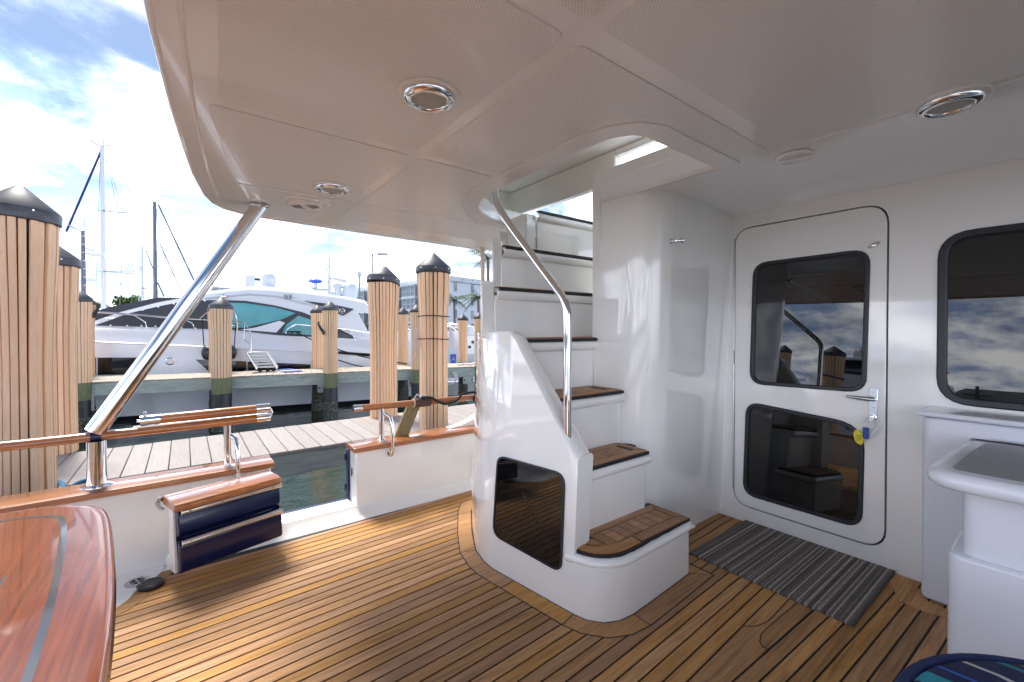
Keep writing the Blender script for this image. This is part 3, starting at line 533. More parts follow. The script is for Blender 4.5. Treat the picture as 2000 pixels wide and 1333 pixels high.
# ================================================================ forward bulkhead, door, window, locker
XW = 2.785
RAKE = 0.077                                   # the bulkhead leans forward at the top
def raked(p):
    k = (XW + RAKE * EYE.z) / (XW - RAKE * (p.z - EYE.z)); b0 = EYE + (Vector((XW, p.y, p.z)) - EYE) * k
    return b0 + Vector((1, 0, -RAKE)).normalized() * (p.x - XW)
def RK(p, q, t): return raked(Vector((t, p, q)))
DOOR = rquad([(0.590, 0.095), (1.335, 0.095), (1.335, 1.825), (0.590, 1.825)], 0.10)
WIN = rquad([(-0.62, 0.868), (0.398, 0.868), (0.398, 1.63), (-0.62, 1.63)], 0.11)
bh = B().holed([(-1.6, -0.01), (1.46, -0.01), (1.46, 1.925), (-1.6, 1.925)], [inset(DOOR, -0.006), WIN], RK, XW, XW + 0.06).build('bulkhead_wall', 'gelcoat', kind='structure', smooth=20)
B().box((2.88, -1.6, 0.0), (2.90, 1.5, 1.93)).warp(raked).build('dark_backing', 'rubber', bh, smooth=0)  # black sheet put in so the gap round the door reads as shade
dd = thing('cabin_door', (2.785, 0.96, 0.095), 'white cabin door with two black-framed dark windows behind the striped mat', 'door')
W1 = rquad([(0.668, 0.872), (1.243, 0.860), (1.225, 1.603), (0.655, 1.610)], 0.085)
W2 = rquad([(0.680, 0.165), (1.280, 0.165), (1.262, 0.752), (0.672, 0.706)], [0.085, 0.085, 0.085, 0.13])
DL = inset(DOOR, 0.002)
B().holed(DL, [W1, W2], RK, XW - 0.003, XW + 0.04).build('door_leaf', 'gelcoat', dd, smooth=20, bevel=0.003)
def framed(parent, poly, x, w=0.022):
    f_ = B().holed(poly, [inset(poly, w)], RK, x - 0.007, x + 0.02).build('window_frame', 'rubber', parent, bevel=0.005)
    return B().prism(inset(poly, w - 0.004), RK, x + 0.006, x + 0.012).build('window_pane', 'glass_dark', parent, smooth=0)
framed(dd, W1, XW - 0.003); framed(dd, W2, XW - 0.003)
hg = B()
for k in range(92):
    z = 0.19 + k * 0.0172
    if 0.98 < z < 1.06: continue
    hg.lathe([(0.0045, 0), (0.0045, 0.015)], (XW - 0.004, 1.338, z), 8)
hg.warp(raked).build('piano_hinge', 'steel_dull', dd, kind='stuff')
pl = B().prism([(y, z) for y, z in rrect(0.622, 0.735, 0.656, 0.905, 0.016)], RK, XW - 0.0075, XW - 0.003).build('lock_plate', 'chrome', dd, bevel=0.0015)
for z in (0.885, 0.805): B().lathe([(0.006, 0), (0.005, 0.002), (0, 0.0025)], (XW - 0.0075, 0.639, z), 12, (-1, 0, 0)).warp(raked).build('screw', 'steel_dull', pl)
B().tube([(XW - 0.008, 0.635, 0.842), (XW - 0.035, 0.636, 0.843), (XW - 0.044, 0.655, 0.844), (XW - 0.045, 0.70, 0.845), (XW - 0.043, 0.742, 0.848)], [0.009, 0.0095, 0.011, 0.009, 0.0055], 12).warp(raked).build('lever_handle', 'steel_dull', dd)
B().lathe([(0.013, 0), (0.013, 0.010), (0.010, 0.013), (0, 0.013)], (XW - 0.0075, 0.640, 0.752), 16, (-1, 0, 0)).warp(raked).build('lock_cylinder', 'chrome', dd)
cb = B().prism([(0.6425 + 0.020 * math.cos(R(a)) * (1 + 0.35 * math.cos(R(2 * a))), 1.625 + 0.012 * math.sin(R(a)) + 0.010 * math.cos(R(a)) * -1) for a in range(0, 360, 15)], RK, XW - 0.0065, XW - 0.003).build('catch_plate', 'steel_dull', dd, bevel=0.001)
B().lathe([(0.010, 0), (0.010, 0.003), (0.007, 0.0045), (0, 0.0045)], (XW - 0.0065, 0.6425, 1.625), 14, (-1, 0, 0)).warp(raked).build('catch_button', 'chrome', cb)
# keys hanging in the lock
kx = XW - 0.032
ky = thing('key_ring', (kx, 0.64, 0.64), 'bunch of keys with yellow oval and blue tags hanging from the door lock', 'keys')
B().box((kx - 0.012, 0.632, 0.728), (kx + 0.012, 0.648, 0.756)).warp(raked).build('key', 'chrome', ky, bevel=0.002)
B().tube([(kx, 0.645 + 0.022 * math.sin(R(a)), 0.722 + 0.028 * math.cos(R(a))) for a in range(0, 361, 20)], 0.0018, 6, cap=False).warp(raked).build('ring', 'steel_dull', ky)
B().tube([(kx, 0.664, 0.715), (kx - 0.003, 0.676, 0.69), (kx - 0.004, 0.686, 0.674)], 0.0018, 6).warp(raked).build('chain', 'steel_dull', ky)
tg = B().prism([(0.690 + 0.021 * math.cos(R(a)) + 0.006 * math.sin(R(a)), 0.643 + 0.037 * math.sin(R(a))) for a in range(0, 360, 15)], RK, kx - 0.006, kx - 0.003).build('yellow_tag', 'tag_yellow', ky, bevel=0.001)
mk = B()
for (a, b2, c, d) in [(0.675, 0.655, 0.686, 0.651), (0.684, 0.648, 0.700, 0.652), (0.678, 0.640, 0.683, 0.632), (0.686, 0.640, 0.690, 0.630), (0.693, 0.641, 0.697, 0.632), (0.700, 0.642, 0.703, 0.635), (0.688, 0.626, 0.698, 0.628), (0.677, 0.650, 0.681, 0.642)]:
    mk.tube([(kx - 0.0066, a, b2), (kx - 0.0066, c, d)], 0.0012, 5)
mk.warp(raked).build('printed_mark', 'ink', tg)
B().box((kx - 0.012, 0.648, 0.640), (kx + 0.002, 0.672, 0.698)).warp(raked).build('blue_tag', 'tag_blue', ky, bevel=0.004)
B().box((kx + 0.003, -0.003, -0.03), (kx + 0.005, 0.003, 0.03), Matrix.Translation((0, 0.632, 0.68)) @ Matrix.Rotation(R(30), 4, 'X')).warp(raked).build('key', 'steel_dull', ky)
# fixed cabin window
cw = thing('cabin_window', (2.785, -0.1, 0.87), 'wide black-framed dark cabin window in the white bulkhead above the counter', 'window')
B().holed(inset(WIN, -0.012), [inset(WIN, 0.022)], RK, XW - 0.010, XW + 0.02).build('window_frame', 'rubber', cw, bevel=0.006)
B().prism(inset(WIN, 0.018), RK, XW + 0.006, XW + 0.012).build('window_pane', 'glass_dark', cw, smooth=0)
# locker standing under the window, and the counter in front
lk = thing('locker', (2.70, 0.0, 0), 'white rounded locker against the bulkhead under the cabin window, behind the counter', 'locker')
B().prism(rrect(2.62, -1.3, 2.84, 0.432, 0.03), XY, 0.0, 0.808).build('body', 'counter_white', lk, bevel=0.014, seg=3)
B().box((2.605, -1.3, 0.812), (2.848, 0.45, 0.836)).build('ledge', 'counter_white', lk, bevel=0.010)
ct = thing('counter', (2.2, -0.4, 0), 'white cockpit counter with grey top and thick rounded edge at the right', 'counter')
B().prism(rrect(1.96, -1.3, 2.55, 0.262, 0.04), XY, 0.0, 0.478).build('lower_body', 'counter_white', ct, bevel=0.012, seg=3)
B().prism(rrect(1.985, -1.3, 2.55, 0.232, 0.04), XY, 0.470, 0.72).build('upper_body', 'counter_white', ct, bevel=0.01)
top = rquad([(1.86, -1.35), (2.60, -1.35), (2.60, 0.26), (2.32, 0.285), (1.86, 0.30)], [0.05, 0.03, 0.10, 0.2, 0.10], 8)
bt = B(); levels = [(0.705, 0.02), (0.707, 0.006), (0.716, -0.006), (0.732, -0.010), (0.748, -0.006), (0.757, 0.006), (0.760, 0.022)]
bt.loft([[Vector((p[0], p[1], z)) for p in inset(top, d)] for z, d in levels]).build('top_edge', 'counter_white', ct, smooth=60)
B().prism(inset(top, 0.05), XY, 0.758, 0.7615).build('grey_top', 'grey_top', ct, smooth=0)
# door mat
B().prism(rrect(2.135, 0.547, 2.782, 1.262, 0.006), XY, 0.0005, 0.012).build('door_mat', 'mat_weave', label='grey and black striped woven door mat in front of the cabin door', cat='mat', bevel=0.003, origin=(2.46, 0.9, 0))

# ================================================================ side wall that turns round the stair foot
low = [(2.86, 1.425), (2.45, 1.425), (2.20, 1.427), (2.10, 1.438), (2.02, 1.470), (1.96, 1.53), (1.92, 1.61), (1.905, 1.68), (1.90, 1.72)]
hig = [(2.80, 1.355), (2.45, 1.318), (2.10, 1.302), (2.03, 1.304), (1.96, 1.325), (1.91, 1.365), (1.882, 1.43), (1.873, 1.55), (1.87, 1.69)]
CS = 1.053; hig = [(x * CS, y * CS) for x, y in hig]
low = spline([(*p, 0) for p in low], 4); hig = spline([(*p, 0) for p in hig], 4)
b_ = B(); rings = []
for k in range(6):
    t_ = k / 5; z = -0.01 + t_ * 1.975; s_ = t_
    front = [Vector((a.x + (c.x - a.x) * s_, a.y + (c.y - a.y) * s_, z)) for a, c in zip(low, hig)]
    e = front[-1]; back = [Vector((e.x + 0.05, e.y + 0.03, z)), Vector((e.x + 0.9, e.y + 0.03, z))]
    rings.append(front + back)
b_.loft(rings, cap=False).build('side_wall', 'gelcoat', kind='structure', smooth=50)
nz = AY(1310, 472, 1.383)
no = thing('shower_nozzle', nz, 'small chrome nozzle on a round base on the white wall left of the cabin door', 'nozzle')
B().lathe([(0.017, -0.002), (0.017, 0.003), (0.010, 0.005), (0.006, 0.006), (0.006, 0.03)], nz, 18, (0.12, -1, 0)).build('base', 'chrome', no)
q = nz + Vector((0.004, -0.03, 0)); B().lathe([(0.006, 0), (0.011, 0.004), (0.012, 0.012), (0.010, 0.022), (0.013, 0.028), (0.013, 0.042), (0.008, 0.046), (0, 0.046)], q, 18, (0.8, -0.45, 0.05)).build('head', 'chrome', no)

# ================================================================ stairs
stt = thing('staircase', (1.65, 1.7, 0), 'white moulded staircase with teak treads climbing to the upper deck', 'staircase')
ZT = [0.27, 0.575, 0.866, 1.149, 1.43, 1.702, 2.02]
YF = [1.155, 1.33, 1.51, 1.72, 1.90, 2.08, 2.26]
XL = [1.36, 1.36, 1.36, 1.36, 1.345, 1.52, 1.95]
XR = [1.985, 1.91, 1.93, 2.2, 2.3, 2.5, 2.6]
B().prism(TOWER, XY, 0.0, 0.215).build('plinth', 'gelcoat', stt, smooth=50)
# first tread: rounded bullnose
edge = [(1.985, 1.162), (1.80, 1.156), (1.62, 1.150), (1.50, 1.146), (1.43, 1.155), (1.375, 1.182), (1.335, 1.225), (1.312, 1.285), (1.300, 1.318)]
edge = [(p.x, p.y) for p in spline([(*p, 0) for p in edge], 4)]
T1 = [(1.985, 1.41)] + edge + [(1.36, 1.385), (1.42, 1.41)]
lv = [(0.205, 0.010), (0.212, -0.008), (0.226, -0.018), (0.240, -0.014), (0.250, 0.0), (0.252, 0.02)]
s1 = B().loft([[Vector((p[0], p[1], z)) for p in inset(T1, d)] for z, d in lv]).build('step', 'gelcoat', stt, smooth=60)
def ragged(poly, amp=0.0025): return [(p[0] + random.uniform(-amp, amp), p[1] + random.uniform(-amp, amp)) for p in poly]
B().prism(ragged(inset(T1, 0.004)), XY, 0.2525, 0.266).build('black_edge', 'caulk', s1, smooth=0)
def tread(parent, outline, z, teak):
    for pts in teak: B().prism(pts, XY, z - 0.002, z + 0.003).build('teak_piece', 'teak_step', parent, smooth=0, bevel=0.0006, seg=1)
g_ = 0.0055
f0, f1, bk0, bk1 = 1.166, 1.216, 1.325, 1.372
pcs = [[(1.60, f0 - 0.004), (1.972, f0), (1.972, f0 + 0.004), (1.925, f1), (1.60, f1)],
       [(1.975, f0 + 0.01), (1.975, bk1), (1.93, bk0), (1.93, f1 + g_)], [(1.972, bk1 + 0.002), (1.43, bk1 + 0.002), (1.435, bk0 + g_), (1.926, bk0 + g_)]]
arc_o = inset(T1, 0.012); cur = [p for p in arc_o if p[0] < 1.592 and p[1] < 1.33]
cin = [(1.592, f1 - 0.002), (1.52, f1 - 0.002), (1.45, 1.222), (1.405, 1.245), (1.375, 1.275), (1.365, 1.318)]
pcs.append(cur + cin[::-1])
xs = [1.445 + k * 0.06 for k in range(9)]
for x0, x1 in zip(xs[:-1], xs[1:]): pcs.append([(x0 + g_ / 2, f1 + g_), (x1 - g_ / 2, f1 + g_), (x1 - g_ / 2, bk0), (x0 + g_ / 2, bk0)])
pcs.append([(1.385, 1.285), (1.41, 1.255), (1.44, 1.230), (1.44, bk0 - 0.02), (1.40, 1.322)]); pcs.append([(1.33, 1.325), (1.375, 1.325), (1.43, 1.31), (1.43, bk0 + 0.015), (1.36, 1.372)])
tread(s1, T1, 0.268, pcs)
for i in range(1, 7):
    x0, x1, yf, z = XL[i], XR[i], YF[i], ZT[i]; zb = ZT[i - 1]
    yb = YF[i + 1] + 0.06 if i < 6 else 2.75
    b_ = B(); sec = [(yf + 0.042, zb - 0.06 if i > 1 else 0.21), (yf + 0.036, z - 0.085), (yf + 0.034, z - 0.070), (yf + 0.012, z - 0.066), (yf + 0.001, z - 0.050), (yf, z - 0.036), (yf + 0.008, z - 0.022), (yf + 0.02, z - 0.018), (yb, z - 0.018), (yb, zb - 0.06 if i > 1 else 0.21)]
    st = b_.loft([[Vector((x0 + (max(0.0, y - yf - 0.03) * 0.8 if i > 2 else 0), y, zz_)) for y, zz_ in sec], [Vector((x1, y, zz_)) for y, zz_ in sec]]).build('step', 'gelcoat', stt, bevel=0.006, seg=2, smooth=50)
    e0, e1 = x0 + 0.012, (x1 - 0.012 if i < 3 else x1 - 0.02); yb2 = YF[i + 1] + 0.036 if i < 6 else 2.6
    if i == 1: outl = [(e0, yf + 0.006), (e1, yf + 0.010), (e1, yf + 0.10), (e1 + 0.045, yf + 0.125), (e1 + 0.045, yf + 0.16), (e1 - 0.01, yb2), (e0, yb2)]
    else: outl = [(e0, yf + 0.006), (e1, yf + 0.006), (e1, yb2), (e0 + (0.8 * (yb2 - yf - 0.03) if i > 2 else 0), yb2)]
    B().prism(ragged(outl, 0.0012), XY, z - 0.017, z - 0.003).build('black_edge', 'caulk', st, smooth=0)
    f0, f1, bk0, bk1 = yf + 0.018, yf + 0.062, yb2 - 0.045, yb2 - 0.006
    sk_ = 0.8 * (yb2 - yf - 0.03) if i > 2 else 0
    pcs = [[(e0 + 0.004, f0), (e1 - 0.008, f0), (e1 - 0.045, f1), (e0 + 0.004, f1)], [(e0 + 0.004 + sk_, bk0), (e1 - 0.045, bk0), (e1 - 0.01, bk1), (e0 + 0.004 + sk_, bk1)], [(e1 - 0.004, f0 + 0.006), (e1 - 0.004, bk1 - 0.004), (e1 - 0.041, bk0 - 0.003), (e1 - 0.041, f1 + 0.003)]]
    if i < 3:
        x = e0 + 0.006
        while x + 0.05 < e1 - 0.05: pcs.append([(x, f1 + g_), (x + 0.052, f1 + g_), (x + 0.052, bk0 - g_), (x, bk0 - g_)]); x += 0.0555
    tread(st, outl, z - 0.001, pcs)
# outer side panel with its sloping shoulder
sp3 = [Vector((1.300 - 0.1526 * (y_ - 1.285), y_, 0)) for y_ in (1.285, 1.30, 1.36, 1.44, 1.52, 1.60, 1.68, 1.72)] + spline([(1.224, 1.783, 0), (1.228, 1.86, 0), (1.255, 1.979, 0), (1.349, 2.167, 0), (1.496, 2.415, 0)], 4)
def topz(y): return 0.655 if y <= 1.30 else (0.655 + (y - 1.30) / (1.70 - 1.30) * (1.19 - 0.655) if y < 1.70 else 1.19)
b_ = B(); rings = []
for i, p in enumerate(sp3):
    a = sp3[max(i - 1, 0)]; c = sp3[min(i + 1, len(sp3) - 1)]; d = (c - a).normalized(); nrm = Vector((d.y, -d.x, 0))
    nrm = nrm if nrm.x > 0 else -nrm; zt = topz(p.y); lean = 0.045 * zt
    wv = 0.105 if p.y < 1.9 else 0.105
    o_ = p + nrm * 0.001; inn = p + nrm * wv
    def lx(z): return 0.05 * (z - 0.2)
    zm = 0.2 + (zt - 0.2) * 0.55
    rings.append([Vector((o_.x, o_.y, 0.2)), Vector((o_.x + lx(zm), o_.y, zm)), Vector((o_.x + lx(zt - 0.012), o_.y, zt - 0.012)), Vector((o_.x + lx(zt) + 0.012, o_.y, zt)), Vector((inn.x + 0.02, inn.y, zt)), Vector((inn.x + 0.032, inn.y, zt - 0.012)), Vector((inn.x, inn.y, 0.2))])
b_.loft(rings).build('side_panel', 'gelcoat', stt, smooth=45)
# dark smoked panel let into the side
WP = rquad([(1.345, 0.150), (1.770, 0.172), (1.758, 0.572), (1.345, 0.575)], [0.05, 0.06, 0.05, 0.06], 6)
def side_fn(p, q, t): return Vector((1.300 - 0.1526 * (p - 1.285) + 0.05 * max(q - 0.2, 0) - t, p, q))
WI = rquad([(1.352, 0.158), (1.762, 0.180), (1.750, 0.564), (1.352, 0.567)], [0.045, 0.055, 0.045, 0.055], 6)
B().holed(WP, [WI], side_fn, 0.009, -0.01).build('smoked_panel_trim', 'rubber', stt)
B().prism(WI, side_fn, 0.0055, -0.01).build('smoked_panel', 'glass_dark', stt, smooth=0)
# upper cheek pieces on the outboard side
B().prism([(1.258, 1.935), (1.345, 1.935), (1.76, 2.50), (1.645, 2.50)], XY, 1.15, 1.458).build('cheek', 'gelcoat', stt, bevel=0.014, seg=3)
B().prism([(1.447, 2.105), (1.520, 2.105), (1.86, 2.50), (1.735, 2.50)], XY, 1.40, 1.735).build('cheek', 'gelcoat', stt, bevel=0.014, seg=3)
B().box((1.86, 2.30, 1.66), (1.952, 2.52, 1.99)).build('cheek', 'gelcoat', stt, bevel=0.01)
B().box((1.955, 1.725, 1.1), (2.75, 1.78, 2.06)).build('well_wall', 'gelcoat', stt)
B().box((1.80, 2.52, 0.2), (2.75, 2.56, 1.9)).build('well_wall', 'gelcoat', stt)
# stair handrail
h3 = thing('stair_handrail', (1.345, 1.365, 0.62), 'polished steel stair handrail rising upright then bending up into the hatch', 'handrail')
pth = [(1.345, 1.372, 0.60), (1.345, 1.372, 1.20)] + [tuple(p) for p in spline([(1.345, 1.372, 1.255), (1.346, 1.378, 1.295), (1.348, 1.40, 1.335), (1.352, 1.445, 1.38)], 5)] + [tuple(p) for p in spline([(1.375, 1.80, 1.715), (1.382, 1.90, 1.815), (1.386, 1.955, 1.875), (1.39, 1.985, 1.925), (1.39, 1.995, 2.05)], 5)]
B().tube(pth, 0.0185, 20).build('tube', 'chrome', h3, smooth=60)
B().lathe([(0.033, -0.02), (0.034, 0.004), (0.028, 0.012), (0.021, 0.016)], (1.345, 1.372, 0.628), 24, (0.0, -0.45, 0.9)).build('flange', 'chrome', h3)
B().tube([(2.205, 3.36, 0.39), (2.205, 3.36, 1.95)], 0.020, 14).build('support_post', 'post_tan', label='thin tan post between the stair cheek and the ceiling', cat='post')

# ================================================================ ceiling (underside of the upper deck)
ZC = 1.944
CM = 0.73
def XC(p, q, t): return Vector((p * CS, q * CS, t))
def CBX(a, b): f = lambda p: tuple(EYE + (Vector(p) - EYE) * CS); return B().box(f(a), f(b))
def outline():
    P_ = []
    for sgn in (1, -1):
        pts = [(3.3, 2.58), (2.2, 2.565), (1.2, 2.52), (0.62, 2.482), (0.42, 2.462), (0.28, 2.42), (0.185, 2.35), (0.125, 2.24), (0.085, 2.08), (0.035, 1.75), (0.0, 1.40), (-0.03, 1.05), (-0.06, 0.60), (-0.072, 0.25)]
        if sgn == 1: P_ += [(x, CM + y) for x, y in pts]
        else: P_ += [(x, CM - y) for x, y in pts[::-1]]
    return P_
OUT = outline()
HOLE = [(1.862, 0.985), (1.862, 1.705), (2.62, 1.73), (2.62, 2.47), (1.95, 2.425), (1.75, 2.39), (1.60, 2.335), (1.48, 2.25), (1.38, 2.14), (1.315, 2.02), (1.28, 1.90), (1.268, 1.75), (1.262, 1.15), (1.275, 1.06), (1.31, 1.005), (1.37, 0.982)]
ce = B().holed(OUT, [HOLE], XC, ZC + 0.008, ZC + 0.125).build('ceiling', 'ceiling_gel', kind='structure', bevel=0.012, seg=3, smooth=30)
def cpanel(pts, z=0.0): return B().prism(pts, XC, ZC + 0.0045, ZC + 0.0085).build('ceiling_panel', 'vinyl', ce, bevel=0.003, seg=2, smooth=30)
for sg in (1, -1):
    def mir(pts): return [(x, CM + (y - CM) * sg) for x, y in pts][::sg]
    cpanel(mir(rquad([(0.045, 0.762), (0.742, 0.762), (0.742, 1.628), (0.088, 1.628)], 0.03)))
    cpanel(mir(rquad([(0.062, 1.676), (0.742, 1.676), (0.742, 2.462), (0.19, 2.462)], [0.03, 0.03, 0.03, 0.12])))
    cpanel(mir(rquad([(0.21, 2.50), (0.742, 2.50), (0.742, 2.86), (0.42, 2.82)], [0.02, 0.02, 0.03, 0.12])))
    if sg == 1:
        cpanel(rquad([(0.792, 0.765), (1.865, 0.765), (1.865, 0.872), (1.26, 0.872), (1.152, 0.98), (1.145, 1.628), (0.792, 1.628)], [0.03, 0.02, 0.02, 0.07, 0.07, 0.02, 0.03]))
        cpanel(rquad([(0.792, 1.676), (1.148, 1.676), (1.165, 1.92), (1.27, 2.16), (1.43, 2.36), (1.56, 2.462), (0.792, 2.462)], [0.03, 0.02, 0.06, 0.06, 0.06, 0.03, 0.03]))
        cpanel(rquad([(0.792, 2.50), (2.2, 2.50), (2.2, 2.96), (0.792, 2.89)], 0.03))
    else:
        cpanel(mir(rquad([(0.792, 0.765), (1.865, 0.765), (1.865, 1.628), (0.792, 1.628)], 0.03)))
        cpanel(mir(rquad([(0.792, 1.676), (1.865, 1.676), (1.865, 2.462), (0.792, 2.462)], 0.03)))
cpanel([(1.90, -1.2), (2.784, -1.2), (2.784, 0.70), (2.05, 0.70), (1.90, 0.62)]).data.materials[0] = MATS['ceiling_gel']
# smooth hatch rim and the bead along the edge
hin = HOLE[4:] + [HOLE[0], (1.90, 0.985)]; hou = inset(HOLE, -0.095)[4:] + [(1.84, 0.890), (1.90, 0.890)]
B().prism(hin + hou[::-1], XC, ZC + 0.0015, ZC + 0.0083).build('hatch_rim', 'ceiling_gel', ce, bevel=0.004)
bead = inset(OUT, 0.062)[1:-1]
B().tube([(x * CS, y * CS, ZC + 0.008) for x, y in bead], 0.007, 8).build('edge_bead', 'ceiling_gel', ce)
lipo = inset(OUT, 0.004)[1:-1]
B().tube([(x * CS, y * CS, ZC + 0.012) for x, y in lipo], 0.009, 8).build('edge_lip', 'ceiling_gel', ce)
def light(x, y, label):
    x *= CS; y *= CS
    t = thing('ceiling_light', (x, y, ZC), label, 'ceiling light', 'round recessed ceiling lights')
    B().lathe([(0.100, 0.004), (0.100, -0.002), (0.095, -0.004), (0.084, -0.0045)], (x, y, ZC), 40).build('trim_ring', 'ceiling_gel', t)
    B().lathe([(0.082, -0.004), (0.082, -0.010), (0.074, -0.019), (0.060, -0.021), (0.054, -0.017), (0.053, -0.006)], (x, y, ZC), 40).build('chrome_ring', 'chrome', t, smooth=60)
    B().lathe([(0.0535, -0.005), (0.0535, -0.013), (0.04, -0.015), (0, -0.016)], (x, y, ZC), 32).build('lens', 'frosted', t)
light(0.597, 1.205, 'large round chrome ceiling light nearest the camera, above the teak planks')
light(0.597, 2.274, 'round chrome ceiling light beside the white slotted speaker')
light(1.907, 0.257, 'round chrome ceiling light at the upper right, by the bulkhead')
sk = thing('ceiling_speaker', (0.577, 2.783, ZC), 'white slotted round speaker in the ceiling beside the strut', 'speaker')
B().lathe([(0.13, 0.004), (0.13, -0.002), (0.124, -0.0045), (0.11, -0.005), (0.10, -0.001)], (0.577, 2.783, ZC), 36).build('trim_ring', 'ceiling_gel', sk)
B().lathe([(0.092, -0.001), (0.092, -0.016), (0.086, -0.020), (0, -0.021)], (0.577, 2.783, ZC), 36).build('grille', 'white_plastic', sk)
for k in range(-6, 7):
    if abs(k) < 2: continue
    wv = 0.055 - 0.0045 * abs(k)
    dirn = Vector((RT.x, RT.y, 0)).normalized(); per = Vector((-dirn.y, dirn.x, 0)); c0 = Vector((0.577, 2.783, ZC - 0.0212)) + dirn * (k * 0.0115)
    B().add([c0 + dirn * a + per * b2 + Vector((0, 0, -c)) for a, b2, c in [(-0.003, -wv, 0), (0.003, -wv, 0), (0.003, wv, 0), (-0.003, wv, 0), (-0.003, -wv, 0.0004), (0.003, -wv, 0.0004), (0.003, wv, 0.0004), (-0.003, wv, 0.0004)]], [(0, 1, 2, 3), (7, 6, 5, 4), (0, 4, 5, 1), (1, 5, 6, 2), (2, 6, 7, 3), (3, 7, 4, 0)]).build('slot', 'black_plastic', sk, smooth=0)
B().lathe([(0.022, 0), (0.022, -0.006), (0.012, -0.008), (0, -0.008)], (0.577, 2.783, ZC - 0.0205), 20).build('tweeter', 'white_plastic', sk)
pc = thing('cover_plate', (2.111, 0.761, ZC), 'flat round white cover plate with screws on the ceiling above the door', 'cover plate')
B().lathe([(0.072, 0.004), (0.072, -0.004), (0.066, -0.008), (0, -0.0085)], (2.111, 0.761, ZC), 36).build('disc', 'gelcoat', pc)
for a in (40, 130, 220, 310): B().lathe([(0.005, 0), (0.004, -0.0015), (0, -0.002)], (2.111 + 0.055 * math.cos(R(a)), 0.761 + 0.055 * math.sin(R(a)), ZC - 0.008), 10).build('screw', 'steel_dull', pc)
# hatch trunk and lid above the opening
ht = thing('stair_hatch', (1.8, 1.8, 2.07), 'cream sliding hatch lid seen through the ceiling opening over the stairs', 'hatch')
CBX((1.866, 0.975, 1.907), (1.90, 1.70, 2.085)).build('coaming', 'gelcoat', ht, bevel=0.008)
CBX((1.15, 0.80, 2.34), (2.24, 2.95, 2.37)).build('lid', 'gelcoat_cream', ht)
CBX((2.18, 0.80, 2.295), (2.24, 1.80, 2.338)).build('lid_rim', 'gelcoat_cream', ht, bevel=0.010)
CBX((2.18, 1.801, 2.135), (2.24, 2.95, 2.338)).build('lid_rim', 'gelcoat_cream', ht, bevel=0.010)
CBX((1.72, 0.80, 2.300), (1.80, 2.95, 2.338)).build('lid_rim', 'gelcoat_cream', ht, bevel=0.012)
CBX((1.15, 0.80, 2.03), (1.19, 2.95, 2.338)).build('coaming', 'gelcoat_cream', ht)
CBX((1.191, 0.80, 2.03), (2.24, 0.84, 2.338)).build('coaming', 'gelcoat_cream', ht)
CBX((1.191, 2.91, 2.03), (2.24, 2.95, 2.338)).build('coaming', 'gelcoat_cream', ht)

# ================================================================ table and stool
tb = thing('cockpit_table', (-0.7, 0.7, 0), 'glossy varnished wooden cockpit table with black inlay line at the lower left', 'table')
edge = [(-0.092, 0.73), (-0.096, 0.90), (-0.104, 1.05), (-0.120, 1.25), (-0.146, 1.48), (-0.165, 1.62), (-0.182, 1.70), (-0.205, 1.755), (-0.25, 1.80), (-0.32, 1.838), (-0.42, 1.852), (-0.70, 1.858)]
h_ = [(p.x, p.y) for p in spline([(*p, 0) for p in edge], 3)]
q1 = h_ + [(-1.4 - x, y) for x, y in h_[::-1]][1:]
TOP = q1 + [(x, 2 * 0.73 - y) for x, y in q1[::-1]][1:-1]
lv = [(0.630, 0.02), (0.634, 0.004), (0.645, 0.0), (0.655, 0.005), (0.660, 0.004), (0.668, 0.001), (0.676, 0.004), (0.680, 0.012), (0.681, 0.03)]
B().loft([[Vector((p[0], p[1], z)) for p in inset(TOP, d)] for z, d in lv]).build('top', 'varnish_table', tb, smooth=50)
I1 = inset(TOP, 0.085); 
B().holed(inset(I1, 0.0), [inset(I1, 0.013)], XY, 0.6805, 0.6816).build('inlay_line', 'inlay', tb, smooth=0)
B().box((-0.305, 0.10, 0.6805), (-0.299, 1.36, 0.6816)).build('leaf_seam', 'inlay', tb, smooth=0)
B().prism(inset(TOP, 0.25), XY, 0.55, 0.63).build('apron', 'varnish_table', tb)
for yy_ in (0.2, 1.26): B().lathe([(0.12, 0), (0.12, 0.02), (0.05, 0.05), (0.045, 0.50), (0.09, 0.55)], (-0.7, yy_, 0.001), 20).build('pedestal', 'chrome', tb)
stl = thing('stool', (1.12, -0.11, 0), 'round stool with blue striped cushion at the lower right', 'stool')
c0 = (1.12, -0.11, 0.02)
B().lathe([(0.30, 0.405), (0.318, 0.415), (0.322, 0.45), (0.316, 0.478), (0.300, 0.493), (0.25, 0.503), (0.12, 0.510), (0.0, 0.511)], c0, 48).build('cushion', 'cushion_stripe', stl, smooth=60)
B().tube([(1.12 + 0.318 * math.cos(R(a)), -0.11 + 0.318 * math.sin(R(a)), 0.502) for a in range(0, 361, 6)], 0.011, 10, cap=False).build('piping', 'cloth_navy', stl)
B().lathe([(0.29, 0.03), (0.29, 0.405), (0.0, 0.405)], c0, 40).build('base', 'cloth_navy', stl)
for a in (45, 135, 225, 315): B().lathe([(0.02, 0), (0.025, 0.05)], (1.12 + 0.22 * math.cos(R(a)), -0.12 + 0.22 * math.sin(R(a)), 0.001), 12).build('leg', 'varnish', stl)

